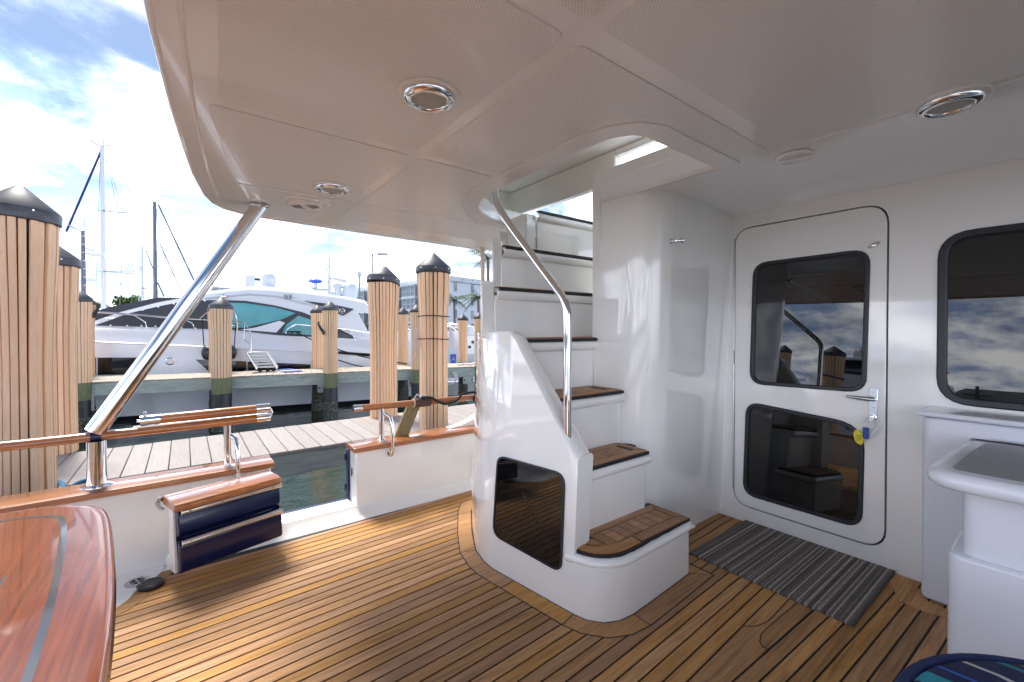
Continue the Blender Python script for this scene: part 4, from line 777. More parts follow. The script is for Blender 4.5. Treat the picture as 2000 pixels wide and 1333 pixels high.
# ================================================================ WATER AND LAND
B().add([(-900, -900, WATER), (900, -900, WATER), (900, 900, WATER), (-900, 900, WATER)], [(0, 1, 2, 3)]).build('water', 'water', kind='structure', smooth=0, fix=False, origin=(0, 0, WATER))
LZ = -0.02
land = [UV(9.5, 19.0), UV(60, 19.0), UV(160, 60), UV(160, 300), UV(-160, 300), UV(-160, 120), UV(-12, 70), UV(9.5, 60)]
B().prism([(p.x, p.y) for p in land], XY, -3, LZ).build('ground', 'asphalt', kind='structure', smooth=0)
sw = thing('seawall', UV(20, 18.9, WATER), 'grey concrete seawall with yellow kerb behind the far dock', 'seawall')
def ubox(b_, u0, u1, v0, v1, z0, z1):
    pts = [UV(u0, v0), UV(u1, v0), UV(u1, v1), UV(u0, v1)]; return b_.prism([(p.x, p.y) for p in pts], XY, z0, z1)
ubox(B(), 9.3, 60, 18.75, 18.995, -3, 0.10).build('wall', 'concrete', sw, bevel=0.02)
ubox(B(), 9.3, 60, 19.0, 19.35, -0.3, 0.12).build('cap', 'concrete', sw, bevel=0.02)
ubox(B(), 9.6, 60, 20.2, 20.35, LZ - 0.1, 0.13).build('kerb', 'yellow_paint', sw, bevel=0.02)

# ================================================================ DOCKS
nd = thing('finger_dock', (1.5, 4.87, WATER), 'near finger dock of pale boards just outside the bulwark', 'dock')
me = None
for k in range(-28, 62):
    x = -0.39 + k * 0.1415
    b_ = B().box((x + 0.002, 4.325, 0.068), (x + 0.1395, 5.43, 0.098))
    if me is None: o = b_.build('board', 'dockboard', nd, bevel=0.006); me = o; mx0 = x
    else:
        o = me.copy(); COL.objects.link(o); o.parent = nd; o.location = (x - mx0, random.uniform(-0.004, 0.004), random.uniform(-0.001, 0.001))
for y0, y1 in ((4.37, 4.45), (5.28, 5.36)): B().box((-4.4, y0, -0.14), (8.4, y1, 0.066)).build('stringer', 'lumber', nd, bevel=0.006)
for x in (-3.5, -0.9, 1.6, 4.2, 6.8): B().box((x, 4.452, -0.14), (x + 0.06, 5.278, 0.05)).build('cross_beam', 'lumber', nd)
DV0, DV1 = 11.88, 13.22
fd = thing('far_dock', UV(0, 12.5, WATER), 'far dock of pale boards on green beams in front of the big white yacht', 'dock')
o = B().box((-0.0695, -0.665, -0.03), (0.0695, 0.665, 0.0)).build('board', 'dockboard_far', fd, bevel=0.005, origin=None)
for v_ in o.data.vertices: v_.co += WO[fd.name_full]
me0 = o; first = True
for k in range(-60, 75):
    u = k * 0.1435 + 0.05; p = UV(u, (DV0 + DV1) / 2, 0.10 + random.uniform(-0.003, 0.003)) - WO[fd.name_full]
    if first: o = me0; first = False
    else: o = me0.copy(); COL.objects.link(o); o.parent = fd
    o.location = p; o.rotation_euler = (0, 0, -DA)
for v0, v1 in ((DV0 + 0.02, DV0 + 0.10), (DV1 - 0.10, DV1 - 0.02)): ubox(B(), -8.6, 10.6, v0, v1, -0.20, 0.066).build('stringer', 'lumber', fd, bevel=0.008)

# ================================================================ PILINGS
def prof_r(t, r, fl, seed):                 # radius along the skirt, t = 0 foot, 1 under the cap
    rn = random.Random(seed); a = rn.uniform(0.55, 0.72)
    if t < a: return r * (1.0 - 0.03 * math.sin(t * 3))
    s = (t - a) / (1 - a); return r * (1 + fl * (3 * s * s - 2 * s ** 3))
def piling(x, y, r, zb, ze, zt, label, group, fl=0.12, n=26, near=True, seed=1, tilt=(0, 0), collar=True, capr=1.08):
    t = thing('dock_piling', (x, y, WATER - 0.5), label, 'piling', group); O = WO[t.name_full]
    tiltm = Matrix.Rotation(tilt[0], 4, 'X') @ Matrix.Rotation(tilt[1], 4, 'Y')
    NS = 8; wv = 2 * math.pi * r / n * 0.40
    def slat_geo(b_, a, j=0.0):
        e = Vector((math.cos(a), math.sin(a), 0)); s_ = Vector((-e.y, e.x, 0)); rings = []
        for k in range(NS + 1):
            tt = k / NS; rr = prof_r(tt, r, fl, seed); z = zb + (ze - zb) * tt; ww = wv * (rr / r * 0.55 + 0.45)
            c = Vector((x, y, z)); q = [e * (rr - 0.022) - s_ * ww, e * (rr - 0.022) + s_ * ww, e * (rr - 0.002) + s_ * ww, e * rr + s_ * (ww - 0.003), e * rr - s_ * (ww - 0.003), e * (rr - 0.002) - s_ * ww]
            rings.append([c + p for p in q])
        b_.loft(rings); return b_
    if near:
        o0 = slat_geo(B(), 0).build('slat', 'slat', t, smooth=30)
        for v_ in o0.data.vertices: v_.co.x += 0
        for k in range(1, n):
            o = o0.copy(); COL.objects.link(o); o.parent = t; o.rotation_euler = (random.uniform(-.002, .002), random.uniform(-.002, .002), 2 * math.pi * k / n + random.uniform(-0.012, 0.012))
    else:
        b_ = B()
        for k in range(n): slat_geo(b_, 2 * math.pi * k / n + random.uniform(-0.015, 0.015))
        b_.build('slats', 'slat', t, smooth=30, kind='stuff')
    rt_ = prof_r(1, r, fl, seed)
    B().lathe([(r - 0.030, WATER - 0.5), (r - 0.030, zb + 0.3), (r - 0.03, ze - 0.3), (rt_ - 0.03, ze)], (x, y, 0), 20).build('core', 'pile_wrap', t, kind=None)
    R_ = rt_ * capr; c = B().lathe([(R_ * 0.97, ze - 0.012), (R_, ze - 0.005), (R_, ze + R_ * 0.27), (R_ * 0.97, ze + R_ * 0.33), (R_ * 0.10, zt - 0.008), (0.0, zt)], (x, y, 0), 36)
    c.v = [tiltm @ (p - Vector((x, y, ze))) + Vector((x, y, ze)) for p in c.v]; cp_ = c.build('cap', 'cap', t, smooth=40)
    if near:
        for a in (200, 250, 300):
            B().lathe([(0.006, 0), (0.006, 0.003), (0, 0.003)], Vector((x + R_ * math.cos(R(a)), y + R_ * math.sin(R(a)), ze + R_ * 0.2)), 8, (math.cos(R(a)), math.sin(R(a)), 0)).build('bolt', 'aluminium', cp_)
    if collar:
        B().lathe([(r - 0.008, zb - 0.36), (r - 0.008, zb - 0.004)], (x, y, 0), 24).build('green_collar', 'pile_green', t)
        B().lathe([(r - 0.002, WATER + 0.05), (r - 0.004, zb - 0.361)], (x, y, 0), 24).build('black_sleeve', 'pile_wrap', t)
        bn = B(); prof = [(r + 0.006, WATER - 0.3)] + [(r + random.uniform(0.0, 0.014), WATER - 0.1 + k * 0.035) for k in range(17)] + [(r - 0.012, WATER + 0.52)]
        bn.lathe(prof, (x, y, 0), 24)
        bn.v = [Vector((p.x + random.uniform(-.006, .006), p.y + random.uniform(-.006, .006), p.z)) for p in bn.v]; bn.build('barnacles', 'barnacle', t, kind='stuff')
    return t
GP = 'tan slatted dock pilings with black pointed caps'
def at_v(px, v): d = ray(px, 640); p = EYE + d * (v / d.dot(VD)); return p.x, p.y
def at_y(px, yv): p = AY(px, 640, yv); return p.x, p.y
x, y = at_y(38, 4.15); piling(x, y, 0.158, 0.03, 1.905, 2.13, 'big tan piling at the left edge, nearest the camera', GP, n=25, seed=3, fl=0.16, tilt=(0.02, 0.05))
x, y = at_y(98, 5.52); piling(x, y, 0.170, 0.10, 1.765, 1.99, 'second tan piling from the left, behind the nearest one', GP, n=25, seed=5, fl=0.10)
x, y = at_y(749, 5.33); piling(x, y, 0.165, 0.10, 1.775, 2.0, 'tan piling with bulging top and tilted cap left of the wired piling', GP, n=27, seed=8, fl=0.16, tilt=(-0.10, 0.16))
PRx, PRy = at_y(847, 4.20); PR = piling(PRx, PRy, 0.152, 0.03, 1.80, 2.015, 'tan piling bound with two thin black wires beside the stairs', GP, n=26, seed=2, fl=0.13)
mids = [(432, 11.70, 0.20, 1.75, 1.93, 'tan far-dock piling in front of the yacht with the black fender behind it', 11), (424, 13.42, 0.185, 1.72, 1.90, 'tan piling half hidden behind the far-dock piling by the fender', 12),
        (645, 11.72, 0.170, 1.72, 1.90, 'tan far-dock piling with a crooked top and black cleat hook', 13), (621, 13.42, 0.165, 1.70, 1.88, 'tan piling just left of the crooked far-dock piling', 14),
        (787, 13.45, 0.155, 1.70, 1.87, 'short tan far piling between the bulging and the wired pilings', 15), (814, 11.72, 0.155, 1.70, 1.87, 'tan far piling half hidden behind the wired piling', 16),
        (904, 13.6, 0.155, 1.52, 1.70, 'tan far piling in front of the white gable wall', 17), (936, 11.9, 0.14, 1.52, 1.70, 'tan far piling cut off by the stairs', 18),
        (157, 11.85, 0.165, 1.83, 2.00, 'tan far piling showing just beside the left pilings', 19), (166, 13.3, 0.165, 1.83, 2.00, 'tan far piling with black cleat hook at the left end of the far dock', 20)]
for px, v, r, ze, zt, lab, sd in mids:
    ze = zt - 1.36 * r
    x, y = at_v(px, v); piling(x, y, r, 0.10, ze, zt, lab, GP, n=20, near=False, seed=sd, fl=0.10, tilt=(random.uniform(-.05, .05), random.uniform(-.05, .05)))
# timber brackets and bolts where the far dock meets its piles
for px in (418, 622, 800, 905):
    u, z = AV(px, 750, 11.9)
    ubox(B(), u - 0.02, u + 0.30, 11.86, 11.90, -0.40, -0.17).build('bracket', 'lumber', fd, bevel=0.006)
    for du in (0.02, 0.25): B().lathe([(0.022, 0), (0.022, 0.02), (0, 0.025)], UV(u + du, 11.86, -0.28), 10, -VD).build('bolt', 'rust', fd)
u, z = AV(170, 770, 11.9); ubox(B(), u - 0.08, u + 0.12, 11.84, 11.90, -0.50, -0.17).build('bracket', 'lumber', fd, bevel=0.006)
# black cleat hooks on two far pilings
def hook(c, s, lab):
    B().tube([c + Vector((0, 0, -0.16)), c + Vector((0.01, 0, -0.10)) , c + UD * (0.05 * s) + Vector((0, 0, -0.02)), c + UD * (0.11 * s) + Vector((0, 0, 0.10)), c + UD * (0.10 * s) + Vector((0, 0, 0.16))], [0.035, 0.04, 0.035, 0.028, 0.02], 10).build('cleat_hook', 'black_plastic', label=lab, cat='cleat')
x, y = at_v(166, 13.3); hook(Vector((x + 0.15, y - 0.1, 1.62)), 1, 'black cleat hook on the far piling at the left')
x, y = at_v(640, 11.6); hook(Vector((x - 0.13, y - 0.12, 1.22)), -1, 'black cleat hook on the crooked far-dock piling')
# wires and papers on the wired piling
for zq, nm in ((1.335, 'upper'), (1.095, 'lower')):
    B().tube([(PRx + 0.161 * math.cos(R(a)) * (1.035 if zq > 1.2 else 1.0), PRy + 0.161 * math.sin(R(a)) * (1.035 if zq > 1.2 else 1.0), zq + 0.004 * math.sin(R(2 * a))) for a in range(0, 361, 12)], 0.0045, 6, cap=False).build('binding_wire', 'rope_black', label='thin black wire round the piling beside the stairs, the %s of two' % nm, cat='wire')
def paper(pxs, lab, yv):
    pts = [AY(px, py, yv) for px, py in pxs]; k = len(pts); off_ = Vector((0.01, 0.006, 0))
    B().loft([pts, [p + off_ for p in pts]]).build('paper_notice', 'paper', label=lab, cat='notice')
paper([(807, 641), (816, 641), (816, 682), (806, 682)], 'white paper notice on the left side of the wired piling', 4.25)
paper([(877, 640), (880, 641), (886, 655), (888, 682), (875, 681)], 'curled white paper notice on the right side of the wired piling', 4.25)
# blue mooring line at the foot of the nearest piling
x, y = at_y(38, 4.15)
B().tube([(x + 0.185 * math.cos(R(a)), y + 0.185 * math.sin(R(a)), 0.055 + 0.05 * math.sin(R(a * 0.5 + 60)) + 0.0002 * (a + 150)) for a in range(-150, 70, 8)], 0.019, 10).build('mooring_rope', 'rope_blue', label='blue mooring rope looped round the foot of the nearest piling', cat='rope')
B().tube(spline([(x + 0.19, y + 0.02, 0.085), (x + 0.25, y + 0.05, 0.125), (x + 0.30, y + 0.06, 0.135), (x + 0.31, y + 0.05, 0.115), (x + 0.26, y + 0.03, 0.105)], 5), 0.018, 10).build("rope_tail", 'rope_blue', label='blue rope end lying on the near dock by the nearest piling', cat='rope')

# ================================================================ BIG WHITE MOTOR YACHT
HV = 13.85                                   # near side of the hull (frame of the far dock)
yt = thing('motor_yacht', UV(-2, HV + 2, WATER), 'big white motor yacht with teal windows moored behind the far dock', 'yacht')
def hp(px, py, v=HV): u, z = AV(px, py, v); return u, z
def sheer(u): return 0.95 - 0.055 * (u + 4.5) + 0.0016 * (u + 4.5) ** 2 * (1 if u < -4.5 else 0)
def rubz(u): return 0.905 - 0.074 * (u + 4.5)
def decz(u): return rubz(u) + 0.33 + 0.03 * (u + 4.5) * 0.6
b_ = B(); bt_ = B(); bk = B(); rings = []; rings2 = []; rings3 = []
for u in (-13.5, -12.5, -11, -9.5, -8, -6.5, -5, -3.5, -2, -0.5, 1, 2.2, 3.0, 3.4):
    s = min(1.0, max(0.0, (u + 13.5) / 6.5)) ** 0.6; hb = 2.25 * max(s, 0.02); hw = hb * (0.965 if u > -6 else 0.965 * max(0.05, (u + 12.5) / 6.5) if u > -12.5 else 0.02); c = HV + 2.25
    if u > 2.9: hb *= 0.96; hw *= 0.96
    rz, dz = rubz(u), decz(u)
    rings.append([UV(u, c - hw, -0.98), UV(u, c - (hb + hw) / 2 - 0.04 * s, -0.35), UV(u, c - hb, rz - 0.03), UV(u, c + hb, rz - 0.03), UV(u, c + (hb + hw) / 2, -0.35), UV(u, c + hw, -0.98)])
    rings2.append([UV(u, c - hb - 0.03, rz - 0.03), UV(u, c - hb - 0.035, rz), UV(u, c - hb + 0.02, rz + 0.03), UV(u, c - hb + 0.10 * s, (rz + dz) / 2 + 0.02), UV(u, c - hb + 0.22 * s, dz), UV(u, c + hb - 0.22 * s, dz), UV(u, c + hb + 0.03, rz)])
    rings3.append([UV(u, c - hw - 0.005, -0.98), UV(u, c + hw + 0.005, -0.98), UV(u, c + hw * 0.9, -1.6), UV(u, c - hw * 0.9, -1.6)])
b_.loft(rings).build('hull', 'yacht_hull', yt, smooth=60)
bt_.loft(rings2).build('deck_moulding', 'yacht_white', yt, smooth=50)
bk.loft(rings3).build('bottom', 'antifoul', yt, smooth=60)
rb = B(); rg = []
for u in (-8, -6.5, -5, -3.5, -2, -0.5, 1, 2.2, 3.0): rg.append(UV(u, HV - 0.04, -0.80 - 0.012 * (u + 5)))
def hull_v(z): t_ = (z + 0.98) / (0.9 + 0.98); return HV + 0.20 * (1 - min(max(t_, 0), 1)) ** 1.0
def plate(name, pxs, mat, v, th=0.03, parent=yt, slope=0.0, off=0.0, bevel=0):
    pts = []
    for px, py in pxs:
        u, z = AV(px, py, v)
        if slope: u, z = AV(px, py, v + slope * (z - 0.5))
        pts.append((u, z, v + (slope * (z - 0.5) if slope else 0)))
    return B().loft([[UV(u, vv - off, z) for u, z, vv in pts], [UV(u, vv - off + th, z) for u, z, vv in pts]]).build(name, mat, parent, smooth=20, bevel=bevel)
plate('boot_stripe', [(150, 803), (420, 783), (735, 764), (735, 772), (420, 793), (150, 815)], 'yacht_grey', HV + 0.13, 0.04, off=0.05)
plate('hull_window', [(150, 699), (272, 698.5), (262, 731), (150, 733)], 'hull_glass', HV + 0.02, 0.06, off=0.06)
plate('hull_window', [(383, 702.5), (481, 706), (481, 757), (460, 757), (424, 738), (408, 725)], 'hull_glass', HV + 0.02, 0.06, off=0.06)
plate('hull_window', [(484, 706.5), (606, 712), (606, 750), (484, 756.5)], 'hull_glass', HV + 0.02, 0.06, off=0.06)
plate('window_mullion', [(190, 699), (193, 699), (193, 732), (190, 732)], 'yacht_grey', HV + 0.02, 0.05, off=0.07)
u, z = AV(332, 706, HV); B().lathe([(0.10, 0), (0.10, 0.02), (0.075, 0.03), (0.07, 0.015), (0, 0.012)], UV(u, HV + 0.02, z), 18, -VD).build('porthole', 'chrome', yt)
plate('rub_stripe', [(660, 686), (735, 692), (735, 698), (660, 691)], 'hull_glass', HV, 0.05, off=0.06)
# superstructure: shells lofted from the near side over to the far side
SV = HV + 0.42
def shell(name, pxs, mat, v=SV, depth=3.6, tum=0.16, parent=yt):
    pts = [AV(px, py, v) for px, py in pxs]; zmin = min(z for u, z in pts)
    def vv(z, f): return v + tum * max(z - zmin, 0) if f else v + depth - tum * max(z - zmin, 0)
    near_ = [UV(u, vv(z, 1), z) for u, z in pts]; far_ = [UV(u, vv(z, 0), z) for u, z in pts]
    mid1 = [UV(u, vv(z, 1) + 0.30, z + (0.10 if z > zmin + 0.4 else 0)) for u, z in pts]; mid2 = [UV(u, vv(z, 0) - 0.30, z + (0.10 if z > zmin + 0.4 else 0)) for u, z in pts]
    return B().loft([near_, mid1, mid2, far_]).build(name, mat, parent, smooth=40)
roof = [(150, 655), (150, 636), (172, 630), (230, 610), (302, 591), (354, 582), (400, 574), (440, 568.5), (484, 565), (530, 566.5), (579, 571.5), (630, 577), (670, 582), (717, 592), (722, 598), (722, 612), (700, 610), (716, 640), (725, 660), (735, 668), (735, 690), (600, 690), (400, 685), (150, 675)]
shell('superstructure', roof, 'yacht_white')
def side(name, pxs, mat, off=0.02, th=0.05, parent=yt):
    pts = []
    for px, py in pxs:
        v = SV; u, z = AV(px, py, v)
        for _ in range(2): v = SV + 0.16 * max(z - 0.55, 0); u, z = AV(px, py, v)
        pts.append((u, v, z))
    return B().loft([[UV(u, v - off, z) for u, v, z in pts], [UV(u, v - off + th, z) for u, v, z in pts]]).build(name, mat, parent, smooth=20)
dark = [(186, 636), (254, 612), (310, 599), (350, 591), (390, 587), (432, 586.5), (480, 588), (537, 597), (590, 610), (640, 630), (702, 665), (640, 662), (545, 655), (452, 644), (408, 643), (246, 637.5)]
side('window_band', dark, 'yacht_dark', 0.03)
side('side_window', [(450, 592), (480, 593), (537, 601), (577, 612), (552, 624), (480, 640), (450, 641.5)], 'glass_teal', 0.045)
side('side_window', [(583, 617), (611, 626), (640, 640), (652, 656), (611, 655.5), (552, 650), (559, 635)], 'glass_teal', 0.045)
side('side_window', [(661, 644), (686, 654.5), (700, 664.5), (661, 661)], 'hull_glass', 0.045)
side('side_fairing', [(500, 640), (546, 627), (557, 631), (540, 650), (505, 647), (470, 645)], 'yacht_white', 0.05)
side('arch_insert', [(595, 588), (650, 595), (691, 604), (670, 617), (629, 599)], 'yacht_dark', 0.03)
eu = side('roof_groove', [(400, 582), (484, 573), (540, 577), (600, 592), (640, 605), (636, 606), (596, 594), (538, 580), (484, 576), (400, 584.5)], 'yacht_grey', 0.025)
# round emblem and model number
v = SV + 0.16 * 1.2; u, z = AV(668, 608, v)
B().tube([UV(u + 0.075 * math.cos(R(a)), v - 0.06, z + 0.075 * math.sin(R(a))) for a in range(0, 361, 20)], 0.010, 6, cap=False).build('emblem_ring', 'chrome', yt)
eb = B()
for a, b2, c, d in [(-0.04, 0.035, 0.02, 0.035), (0.02, 0.035, -0.035, -0.035), (-0.035, -0.035, 0.0, -0.035), (0.0, -0.04, 0.03, 0.02), (0.03, 0.02, 0.045, -0.03)]: eb.tube([UV(u + a, v - 0.06, z + b2), UV(u + c, v - 0.06, z + d)], 0.008, 5)
eb.build('emblem_letters', 'chrome', yt)
def stroke_text(parent, name, mat, org, dx_, dz_, strokes, rad):
    b_ = B()
    for st in strokes: b_.tube([org + dx_ * p + dz_ * q for p, q in st], rad, 5)
    return b_.build(name, mat, parent)
v = SV + 0.16 * 1.55; u, z = AV(556, 583, v); org = UV(u, v - 0.03, z)
stroke_text(yt, 'model_number', 'ink', org, UD * 0.1, Vector((0, 0, 0.1)), [[(0.75, 1.0), (0, 1.0), (0, 0.55), (0.7, 0.55), (0.7, 0.0), (0, 0.0)], [(1.05, 1.0), (1.75, 1.0), (1.75, 0.0), (1.05, 0.0)], [(1.15, 0.5), (1.75, 0.5)]], 0.013)
stroke_text(yt, 'small_lettering', 'yacht_grey', org, UD * 0.1, Vector((0, 0, 0.1)), [[(-1.3, 0.5), (-0.3, 0.45)], [(2.2, 0.3), (3.2, 0.2)]], 0.008)
# canvas over the foredeck windscreen
side('windscreen_cover', [(150, 634), (150, 622), (183, 607), (230, 596), (306, 581), (352, 581.5), (302, 592), (230, 611.5)], 'yacht_dark', -0.10, 0.3)
sn = B()
for px, py in [(188, 634), (250, 614.5), (280, 606), (310, 600), (340, 594), (372, 589), (400, 588), (218, 636), (250, 636.5), (278, 637), (305, 638), (356, 641), (383, 642)]:
    u, z = AV(px, py, SV + 0.1); sn.lathe([(0.02, 0), (0.02, 0.012), (0, 0.014)], UV(u, SV + 0.02 + 0.06 * max(z - 0.9, 0), z), 8, -VD)
sn.build('cover_snaps', 'aluminium', yt, kind='stuff')
# guard rails
def rail(pxs, r=0.018, v=SV - 0.25, name='guard_rail'):
    return B().tube([UV(AV(px, py, v)[0], v, AV(px, py, v)[1]) for px, py in pxs], r, 8).build(name, 'chrome', yt)
rail([(140, 606), (172, 609), (260, 615), (330, 621), (400, 624.5), (472, 631)], 0.022)
for p0, p1, p2 in [((168, 617), (180, 625), (184, 637)), ((262, 616), (284, 630), (287, 641)), ((358, 623), (376, 632), (380, 643)), ((388, 624), (404, 611), (412, 606)), ((438, 606), (458, 609), (462, 622)), ((462, 622), (463, 640), (463, 648))]: rail([p0, p1, p2], 0.015)
rail([(558, 652), (562, 643), (578, 634), (612, 637), (680, 644), (722, 651)], 0.016); rail([(676, 644), (690, 655), (694, 666)], 0.013)
u, z = AV(572, 652, SV - 0.3); b_ = B().tube([UV(u - 0.16, SV - 0.3, z + 0.06), UV(u + 0.22, SV - 0.3, z + 0.05)], 0.025, 8); b_.tube([UV(u - 0.02, SV - 0.3, z - 0.04), UV(u - 0.02, SV - 0.3, z + 0.06)], 0.03, 8); b_.build('deck_cleat', 'black_plastic', yt)
B().tube(spline([UV(u + 0.10, SV - 0.33, z + 0.02), UV(u + 0.20, SV - 0.36, z - 0.02), UV(u + 0.8, HV - 0.5, 0.75), UV(u + 1.9, HV - 0.9, 0.38), UV(u + 3.0, HV - 1.1, 0.18)], 5), 0.018, 8).build('mooring_line', 'rope_black', label='black mooring line from the white yacht down to the far dock', cat='rope')
B().tube(spline([UV(AV(660, 703, HV)[0], HV - 0.08, AV(660, 703, HV)[1]), UV(AV(690, 712, HV)[0], HV - 0.3, AV(690, 712, HV)[1]), UV(AV(735, 719, HV)[0], HV - 0.6, AV(735, 719, HV)[1])], 5), 0.016, 8).build('mooring_line', 'rope_black', label='black line hanging along the white yacht hull right of the crooked piling', cat='rope')
# roof gear
u, z = AV(438, 580, SV + 0.3); B().lathe([(0.06, 0), (0.06, 0.05), (0.03, 0.07), (0, 0.07)], UV(u, SV + 0.20, z), 12, -VD).build('roof_light', 'chrome', yt)
# black fender hanging from the yacht
fv = HV - 0.32
fn_ = thing('fender', UV(AV(425, 688, fv)[0], fv, AV(425, 688, fv)[1]), 'long black fender hung sideways against the white yacht behind a piling', 'fender')
u0, z0 = AV(394, 687, fv); u1, z1 = AV(462, 691, fv); zc = (z0 + z1) / 2
B().tube([UV(u0, fv, zc), UV(u0 + 0.04, fv, zc), UV(u0 + 0.10, fv, zc), UV(u1 - 0.10, fv, zc), UV(u1 - 0.04, fv, zc), UV(u1, fv, zc)], [0.08, 0.16, 0.19, 0.19, 0.16, 0.08], 18).build('body', 'fender', fn_, smooth=60)
for uu, pz in ((u0 + 0.05, (394, 624)), (u1 - 0.05, (460, 632))): B().tube([UV(uu, fv, zc + 0.12), UV(AV(*pz, fv)[0], fv + 0.05, AV(*pz, fv)[1])], 0.012, 6).build('lanyard', 'rope_black', fn_)

# ================================================================ things on the far dock
bsv = DV1 - 0.25
def D(px, py, v=bsv): u, z = AV(px, py, v); return UV(u, v, z)
bs_ = thing('boarding_steps', D(512, 722), 'aluminium boarding steps on castors standing on the far dock', 'boarding steps')
def two(px, py, w=0.55): p = D(px, py); return p, p + VD * -w
lo0, hi0 = D(496, 719), D(482, 689)
for dv in (0.0, -0.42):
    sh_ = Vector(VD) * dv
    B().tube([D(485, 688) + sh_, D(503, 716) + sh_, D(504, 719) + sh_], 0.022, 8).build('stringer', 'aluminium', bs_)
    B().tube([D(522, 687) + sh_, D(541, 715) + sh_, D(542, 718) + sh_], 0.022, 8).build('stringer', 'aluminium', bs_)
for k in range(6):
    t_ = k / 5; a = D(485 + 18 * t_, 688.5 + 28 * t_); c = D(522 + 18 * t_, 687.5 + 28 * t_)
    B().loft([[a + VD * -0.21 + Vector((0, 0, -.02)), a + Vector((0, 0, -.02)), a + Vector((0, 0, .02)), a + VD * -0.21 + Vector((0, 0, .02))], [c + VD * -0.21 + Vector((0, 0, -.02)), c + Vector((0, 0, -.02)), c + Vector((0, 0, .02)), c + VD * -0.21 + Vector((0, 0, .02))]]).build('tread', 'aluminium', bs_, bevel=0.004)
B().tube([D(489, 689), D(488, 672), D(477, 664), D(478, 628), D(490, 653), D(491, 686), D(502, 700), D(503, 714)], 0.017, 8).build('hand_rail', 'aluminium', bs_)
for px in (508, 523, 534): q = D(px, 723.5); B().lathe([(0.03, -0.02), (0.05, -0.018), (0.05, 0.018), (0.03, 0.02)], q, 14, VD).build('castor', 'tyre', bs_)
q0 = [AZ(px, py, 0.108) for px, py in [(541, 722.5), (568, 720.5), (592, 726), (556, 728)]]
mt = B().loft([q0, [p + Vector((0, 0, 0.012)) for p in q0]]).build('dock_mat', 'tag_blue', label='small blue printed mat lying on the far dock by the steps', cat='mat')
b_ = B()
for k in range(5):
    a = AZ(551 + 7 * k, 724.6 - 0.4 * k, 0.121); b_.box((a.x - 0.05, a.y - 0.10, 0.1205), (a.x + 0.035, a.y + 0.08, 0.1215))
b_.build('printed_pattern', 'paper', mt)

# ================================================================ SECOND YACHT BEHIND (only its flybridge shows)
V2 = 20.5
y2 = thing('flybridge_yacht', UV(1, V2 + 2, WATER), 'white flybridge yacht behind the big one, showing only its roof and radomes', 'yacht')
def P2(px, py, v=V2): u, z = AV(px, py, v); return UV(u, v, z)
hl = B(); rr_ = []
for u, hb in ((-9, 0.1), (-7.5, 1.0), (-5, 1.9), (-2, 2.2), (3, 2.2), (8, 2.1)):
    rr_.append([UV(u, V2 + 1.8 - hb * 0.85, -1.3), UV(u, V2 + 1.8 - hb, 0.4), UV(u, V2 + 1.8 - hb + 0.05, 1.1), UV(u, V2 + 1.8 + hb - 0.05, 1.1), UV(u, V2 + 1.8 + hb, 0.4), UV(u, V2 + 1.8 + hb * 0.85, -1.3)])
hl.loft(rr_).build('hull', 'yacht_white', y2, smooth=50)
def shell2(name, pxs, mat, v0, v1, parent=y2):
    pts = [AV(px, py, v0) for px, py in pxs]
    return B().loft([[UV(u, v0, z) for u, z in pts], [UV(u, v0 + 0.3, z + 0.06) for u, z in pts], [UV(u, v1 - 0.3, z + 0.06) for u, z in pts], [UV(u, v1, z) for u, z in pts]]).build(name, mat, parent, smooth=40)
shell2('cabin', [(405, 600), (408, 572), (416, 568), (500, 571), (590, 578), (640, 600)], 'yacht_white', V2, V2 + 3.4)
shell2('hardtop', [(413, 556), (422, 553), (470, 555), (540, 562), (577, 567), (575, 570), (500, 567), (430, 562), (414, 561)], 'yacht_white', V2 - 0.1, V2 + 3.5)
def pane2(pxs): 
    pts = [P2(px, py, V2 - 0.06) for px, py in pxs]; B().loft([pts, [p + VD * 0.05 for p in pts]]).build('windscreen_pane', 'condo_glass', y2, smooth=0)
pane2([(410, 568), (418, 560), (430, 561), (425, 568)]); pane2([(428, 568), (433, 561), (449, 562), (448, 568)]); pane2([(453, 568), (453, 562.5), (480, 563.5), (480, 569)])
for px in (412, 427, 451, 482): B().tube([P2(px, 571), P2(px + 4, 559)], 0.03, 6).build('window_post', 'yacht_white', y2)
def dome(px, py, r, lab, parent, v=V2 + 0.8, sq=1.0):
    p = P2(px, py, v)
    return B().lathe([(r * 0.55, -r * 1.25), (r * 0.9, -r * 1.15), (r, -r * 0.7), (r, 0.0), (r * 0.92, r * 0.35 * sq), (r * 0.7, r * 0.68 * sq), (r * 0.38, r * 0.9 * sq), (0, r * 0.97 * sq)], p, 24).build('radome', 'radome_white', parent, smooth=60)
def upto(parent, p0, p1, r, nm, mat='yacht_white', n=8): return B().tube([p0, p1], r, n).build(nm, mat, parent)
dome(524.5, 545, 0.29, '', y2); upto(y2, P2(524, 551, V2 + .8), P2(524, 572, V2 + .8), 0.09, 'radome_stand', 'radome_white')
for (xa, ya, xb, yb, r) in ((553, 476, 553, 568, 0.022), (522, 492, 522, 533, 0.010), (541, 530, 540, 562, 0.014), (507, 546, 507, 566, 0.03)): upto(y2, P2(xa, ya), P2(xb, yb), r, 'antenna', 'mast_white', 6)
B().tube([P2(553, 566), P2(564, 549), P2(564.5, 526)], 0.02, 6).build('antenna_bracket', 'wire', y2); upto(y2, P2(564.5, 522), P2(564.5, 527), 0.05, 'nav_light', 'mast_white')
B().tube([P2(466, 552), P2(470, 557), P2(488, 561), P2(493, 557)], 0.035, 6).build('spreader_bracket', 'yacht_grey', y2)
